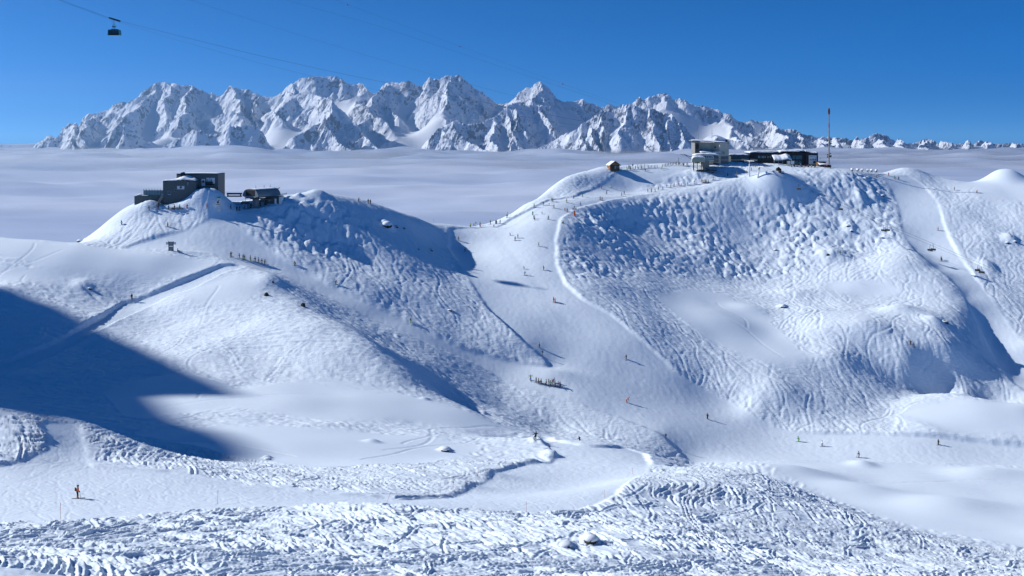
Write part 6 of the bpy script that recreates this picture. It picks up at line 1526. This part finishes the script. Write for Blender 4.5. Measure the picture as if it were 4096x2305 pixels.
# chairlift rope and chairs down the right side
cl = [at(2856, 640, 566), at(2998, 640, 549), at(3037, 661, 544), at(3194, 732, 525), at(3362, 812, 510), at(3540, 897, 498), at(3727, 975, 485), at(3918, 1055, 462), at(4100, 1140, 440), at(4350, 1270, 410)]
rope('lift_rope', [p + Vector((-2.0, 1.0, 0)) for p in cl], 0.05, 'upper chairlift rope running down the right slope from the two towers', 5); rope('lift_rope', [p + Vector((0.8, -0.6, -0.1)) for p in cl], 0.05, 'lower chairlift rope running down the right slope from the two towers', 5)
LC = None
for k, (u_, v_, d_, lb) in enumerate(((3194, 735, 525, 'lone chair above the bumps just below the snow mound'), (3362, 816, 510, 'lone chair above the snow covered boulders on the bumps'), (3535, 900, 498, 'left chair of the pair over the edge of the right piste'), (3549, 899, 496, 'right chair of the pair over the edge of the right piste'), (3721, 978, 486, 'left chair of the pair hanging above the middle of the right piste'), (3732, 976, 484, 'right chair of the pair hanging above the middle of the right piste'), (3912, 1058, 463, 'left chair of the lowest pair by the bright rim of the right piste'), (3926, 1066, 461, 'right chair of the lowest pair by the bright rim of the right piste'))):
    p = at(u_, v_, d_)
    if LC is None: LC = thing('lift_chair', lb, 'lift chair', p, R(-55), 'chairs on the right chairlift'); chair_parts(LC, 4); o = LC
    else: o = copy_tree(LC); o.location = p; o['label'] = lb
    o.rotation_euler = (0, 0, R(-55) if k not in (2, 4, 6) else R(125)); o.scale = (1.2,) * 3
    if k in (4, 6):
        for q in range(2): sp_ = person(u_ - 2 + 5 * q, v_ + 26, 'sit', ('brown', 'black')[q], 'black', 'riding the chair above the ' + ('middle of the right piste' if k == 4 else 'bright rim of the right piste'), 'people riding the chairlift', d=d_ - 0.2, yaw=R(125), note=('chairlift rider in %s jacket seated above the ' % ('brown', 'black')[q]) + ('middle of the right piste' if k == 4 else 'bright rim of the right piste')); sp_['label'] = PEOPLE[-1][1]
# orange piste poles
PP = [(242, 2078, 2012, 0, 'nearest the orange skier, before the left foreground'), (870, 2015, 1960, 2, 'leaning slightly at lower rim of near piste'), (845, 1888, 1848, 0, 'on the upper rim of the near piste above the leaning pole'), (488, 1854, 1804, 0, 'on the tracked bank right of the left bend'), (90, 1807, 1761, 1, 'on the tracked mound at far left, front one'), (155, 1702, 1680, 0, 'at the top of the left bend beside the shadow'), (152, 1750, 1712, 0, 'on the inner edge of the left bend'), (1161, 1916, 1876, 0, 'on the upper rim of the near piste below the smooth hollow'), (1439, 1947, 1910, 0, 'on the upper rim of the near piste, right of the hollow'), (1547, 2012, 1969, 20, 'strongly tilted at the lower rim of the near piste'), (2419, 1994, 1960, 0, 'at the lower rim of the wide turn, right of its middle'), (2105, 2050, 2006, 0, 'at the bottom rim of the wide turn'), (2530, 1897, 1873, 0, 'at the right rim of the wide turn'), (1813, 1953, 1922, 0, 'on the bank left of the wide turn, lower one'), (1912, 1910, 1873, 0, 'on the bank left of the wide turn, upper one'), (2192, 1786, 1767, 0, 'beside the notch where skiers enter the wide turn'), (1639, 1963, 1941, 0, 'on the bank before the crossing ski tracks'), (2021, 1860, 1835, 0, 'on the bank inside the wide turn')]
for u_, v_, vt, tilt, lb in PP:
    p = ground(u_, v_); h = (v_ - vt) * p.y / F
    o = MB().tube([(0, 0, -0.4), (0, 0, h * 0.82)], 0.022, 5).mesh('piste_pole', M['pole'])
    t = thing('piste_pole', 'thin orange piste pole ' + lb, 'marker pole', p, 0, 'orange piste poles'); t.rotation_euler = (0, R(tilt), 0)
    link('shaft', o, t); MB().tube([(0, 0, h * 0.82), (0, 0, h)], 0.026, 5).build('tip', M['red'], t)
def signpost(u, v, h, name, lab, padded):
    p = ground(u, v); t = thing(name, lab, 'sign', p)
    MB().tube([(0, 0, -0.5), (0, 0, h)], 0.07, 6).build('post', M['woodd'], t)
    if padded:
        MB().tube([(0, 0, 0), (0, 0, h * 0.52)], 0.42, 10).build('pad', M['orange'], t)
        for s_ in (-1, 1):
            for k in range(2): MB().box(min(s_ * 0.12, s_ * 1.05), max(s_ * 0.12, s_ * 1.05), -0.05, 0, h * (0.62 + 0.12 * k), h * (0.71 + 0.12 * k)).build('arrow_board', M['print'], t)
        MB().tube([(0, -0.05, h * 0.94), (0, 0, h * 0.94)], 0.32, 12).build('round_sign', M['print'], t)
    else: MB().box(-0.35, 0.35, -0.05, 0, h * 0.6, h).build('board', M['tan'] if 'tan' in M else M['print'], t)
signpost(2298, 862, 4.4, 'padded_signpost', 'signpost with orange crash pad and arrow boards at rim of the upper piste', True)
signpost(2170, 1425, 2.0, 'piste_sign', 'small board on a post near the tip of the off piste wedge', False); signpost(2663, 1762, 2.2, 'piste_sign', 'small board on a post above the lower end of the centre piste edge', False)
signpost(2531, 675, 2.6, 'summit_sign', 'small dark sign on a post between the chalet and the net fence', False)
p = ground(1735, 886); wm = thing('weather_mast', 'slim weather mast on the ridge left of the saddle', 'mast', p); MB().tube([(0, 0, -0.5), (0, 0, 2.0)], 0.04, 5).build('pole', M['steel'], wm); MB().box(-0.4, 0.4, -0.04, 0.04, 1.5, 1.58).build('crossbar', M['steel'], wm)
# bare rocks and boulders under snow
def boulder(u, v, w, h, cap, lab, dz=0.0, seed=1, tall=1.0):
    p = ground(u, v); t = thing('boulder', lab, 'rock', (p.x, p.y, p.z + dz), 0, 'rocks showing through the snow')
    bm = bmesh.new(); bmesh.ops.create_icosphere(bm, subdivisions=3, radius=1)
    rr_ = random.Random(seed); ox = rr_.uniform(0, 50)
    co = np.array([q.co[:] for q in bm.verts]); n_ = perlin(co[:, 0] * 1.7 + ox, co[:, 1] * 1.7 + co[:, 2] * 1.3, seed) * 0.28 + perlin(co[:, 0] * 4 + ox, co[:, 2] * 4 + co[:, 1] * 3, seed + 3) * 0.15
    for q, k in zip(bm.verts, n_): q.co = Vector((q.co.x * w, q.co.y * w * 0.7, q.co.z * h * tall)) * (1 + float(k))
    me = bpy.data.meshes.new('rock_body'); bm.to_mesh(me); bm.free(); me.materials.append(M['rock']); link('rock_body', me, t)
    if cap: MB().ball((0.0, 0.12 * w, h * 0.42), 1.0, 16, 8, (w * 1.12, w * 0.85, h * 0.85 * cap), -0.25).build('snow_cap', M_SNOWCAP, t, True)
RK = [(1066, 1182, 0.8, 1.1, 0, 'dark rock on the steep right flank of the spur, upper one', -0.1), (1212, 1226, 0.9, 1.2, 0, 'dark rock on the steep right flank of the spur, lower one', -0.1), (1092, 1130, 0.4, 0.5, 0, 'tiny dark rock at the top of the spur', 0), (360, 1156, 0.7, 0.6, 0.8, 'snow capped rock in the tracked slope above the left path', 0), (320, 967, 1.2, 0.9, 0.9, 'snow capped rock on the skyline of the left shoulder', 0),
      (1549, 905, 1.9, 1.2, 1.5, 'domed snow boulder with dark underside on the shaded face, largest', 0.2), (1585, 908, 0.9, 0.7, 0.5, 'dark rock right beside the domed boulder on the shaded face', 0), (1615, 914, 0.8, 0.4, 0.4, 'low dark rock right of the domed boulder', 0), (1724, 1003, 0.8, 0.7, 0.5, 'dark rock low on the face near the centre piste edge', 0), (1672, 998, 0.6, 0.4, 0.6, 'small dark rock left of the one near the centre piste', 0),
      (3114, 684, 1.6, 1.8, 0, 'mossy dark rock standing out of the big snow mound', 0.2), (3128, 692, 1.1, 0.9, 1.1, 'snow topped rock at lower end of the mound outcrop', 0), (3120, 690, 1.0, 1.2, 0, 'narrow dark rock joining the mound outcrop', 0), (3103, 1002, 0.8, 0.7, 0.8, 'dark rock poking through the bumps below the mound', 0), (3312, 1022, 0.7, 0.9, 0, 'dark rock at the lip of the shadowed hollow', 0), (3532, 784, 1.0, 0.6, 1.2, 'snow capped rock near the top of the right bumps', 0), (3392, 905, 0.9, 0.6, 1.4, 'snow capped rock on the right bumps, upper of the pair', 0), (3408, 925, 0.9, 0.7, 1.2, 'snow capped rock on the right bumps, lower of the pair', 0), (3780, 1290, 1.5, 0.9, 0.7, 'broad dark rock above the shadowed bank of the right piste', 0), (4030, 973, 0.9, 0.7, 0.9, 'left of two dark rocks at the right picture edge', 0), (4062, 968, 0.8, 0.7, 0.9, 'right of two dark rocks at the right picture edge', 0),
      (2364, 2176, 0.75, 0.45, 1.3, 'mushroom shaped snow boulder in the tracked foreground, larger', 0.35), (2262, 2190, 0.7, 0.3, 1.2, 'low snow covered boulder left of the mushroom boulder', 0.1), (1780, 1803, 0.95, 0.4, 1.5, 'round snow covered boulder on the smooth powder near the turn', 0.1), (1070, 1840, 0.7, 0.35, 1.2, 'snow covered stone at the edge of the shaded hollow', 0), (3132, 1230, 1.1, 0.7, 1.4, 'snow covered boulder right of the smooth powder patch', 0.1), (1800, 1242, 0.8, 0.4, 0.9, 'snow covered stone in the off piste wedge', 0)]
for k, (u_, v_, w_, h_, c_, lb, dz) in enumerate(RK): boulder(u_, v_, w_, h_, c_, lb, dz, 10 + k)
print('all', round(time.time() - T0, 1), 'objects', len(bpy.data.objects))
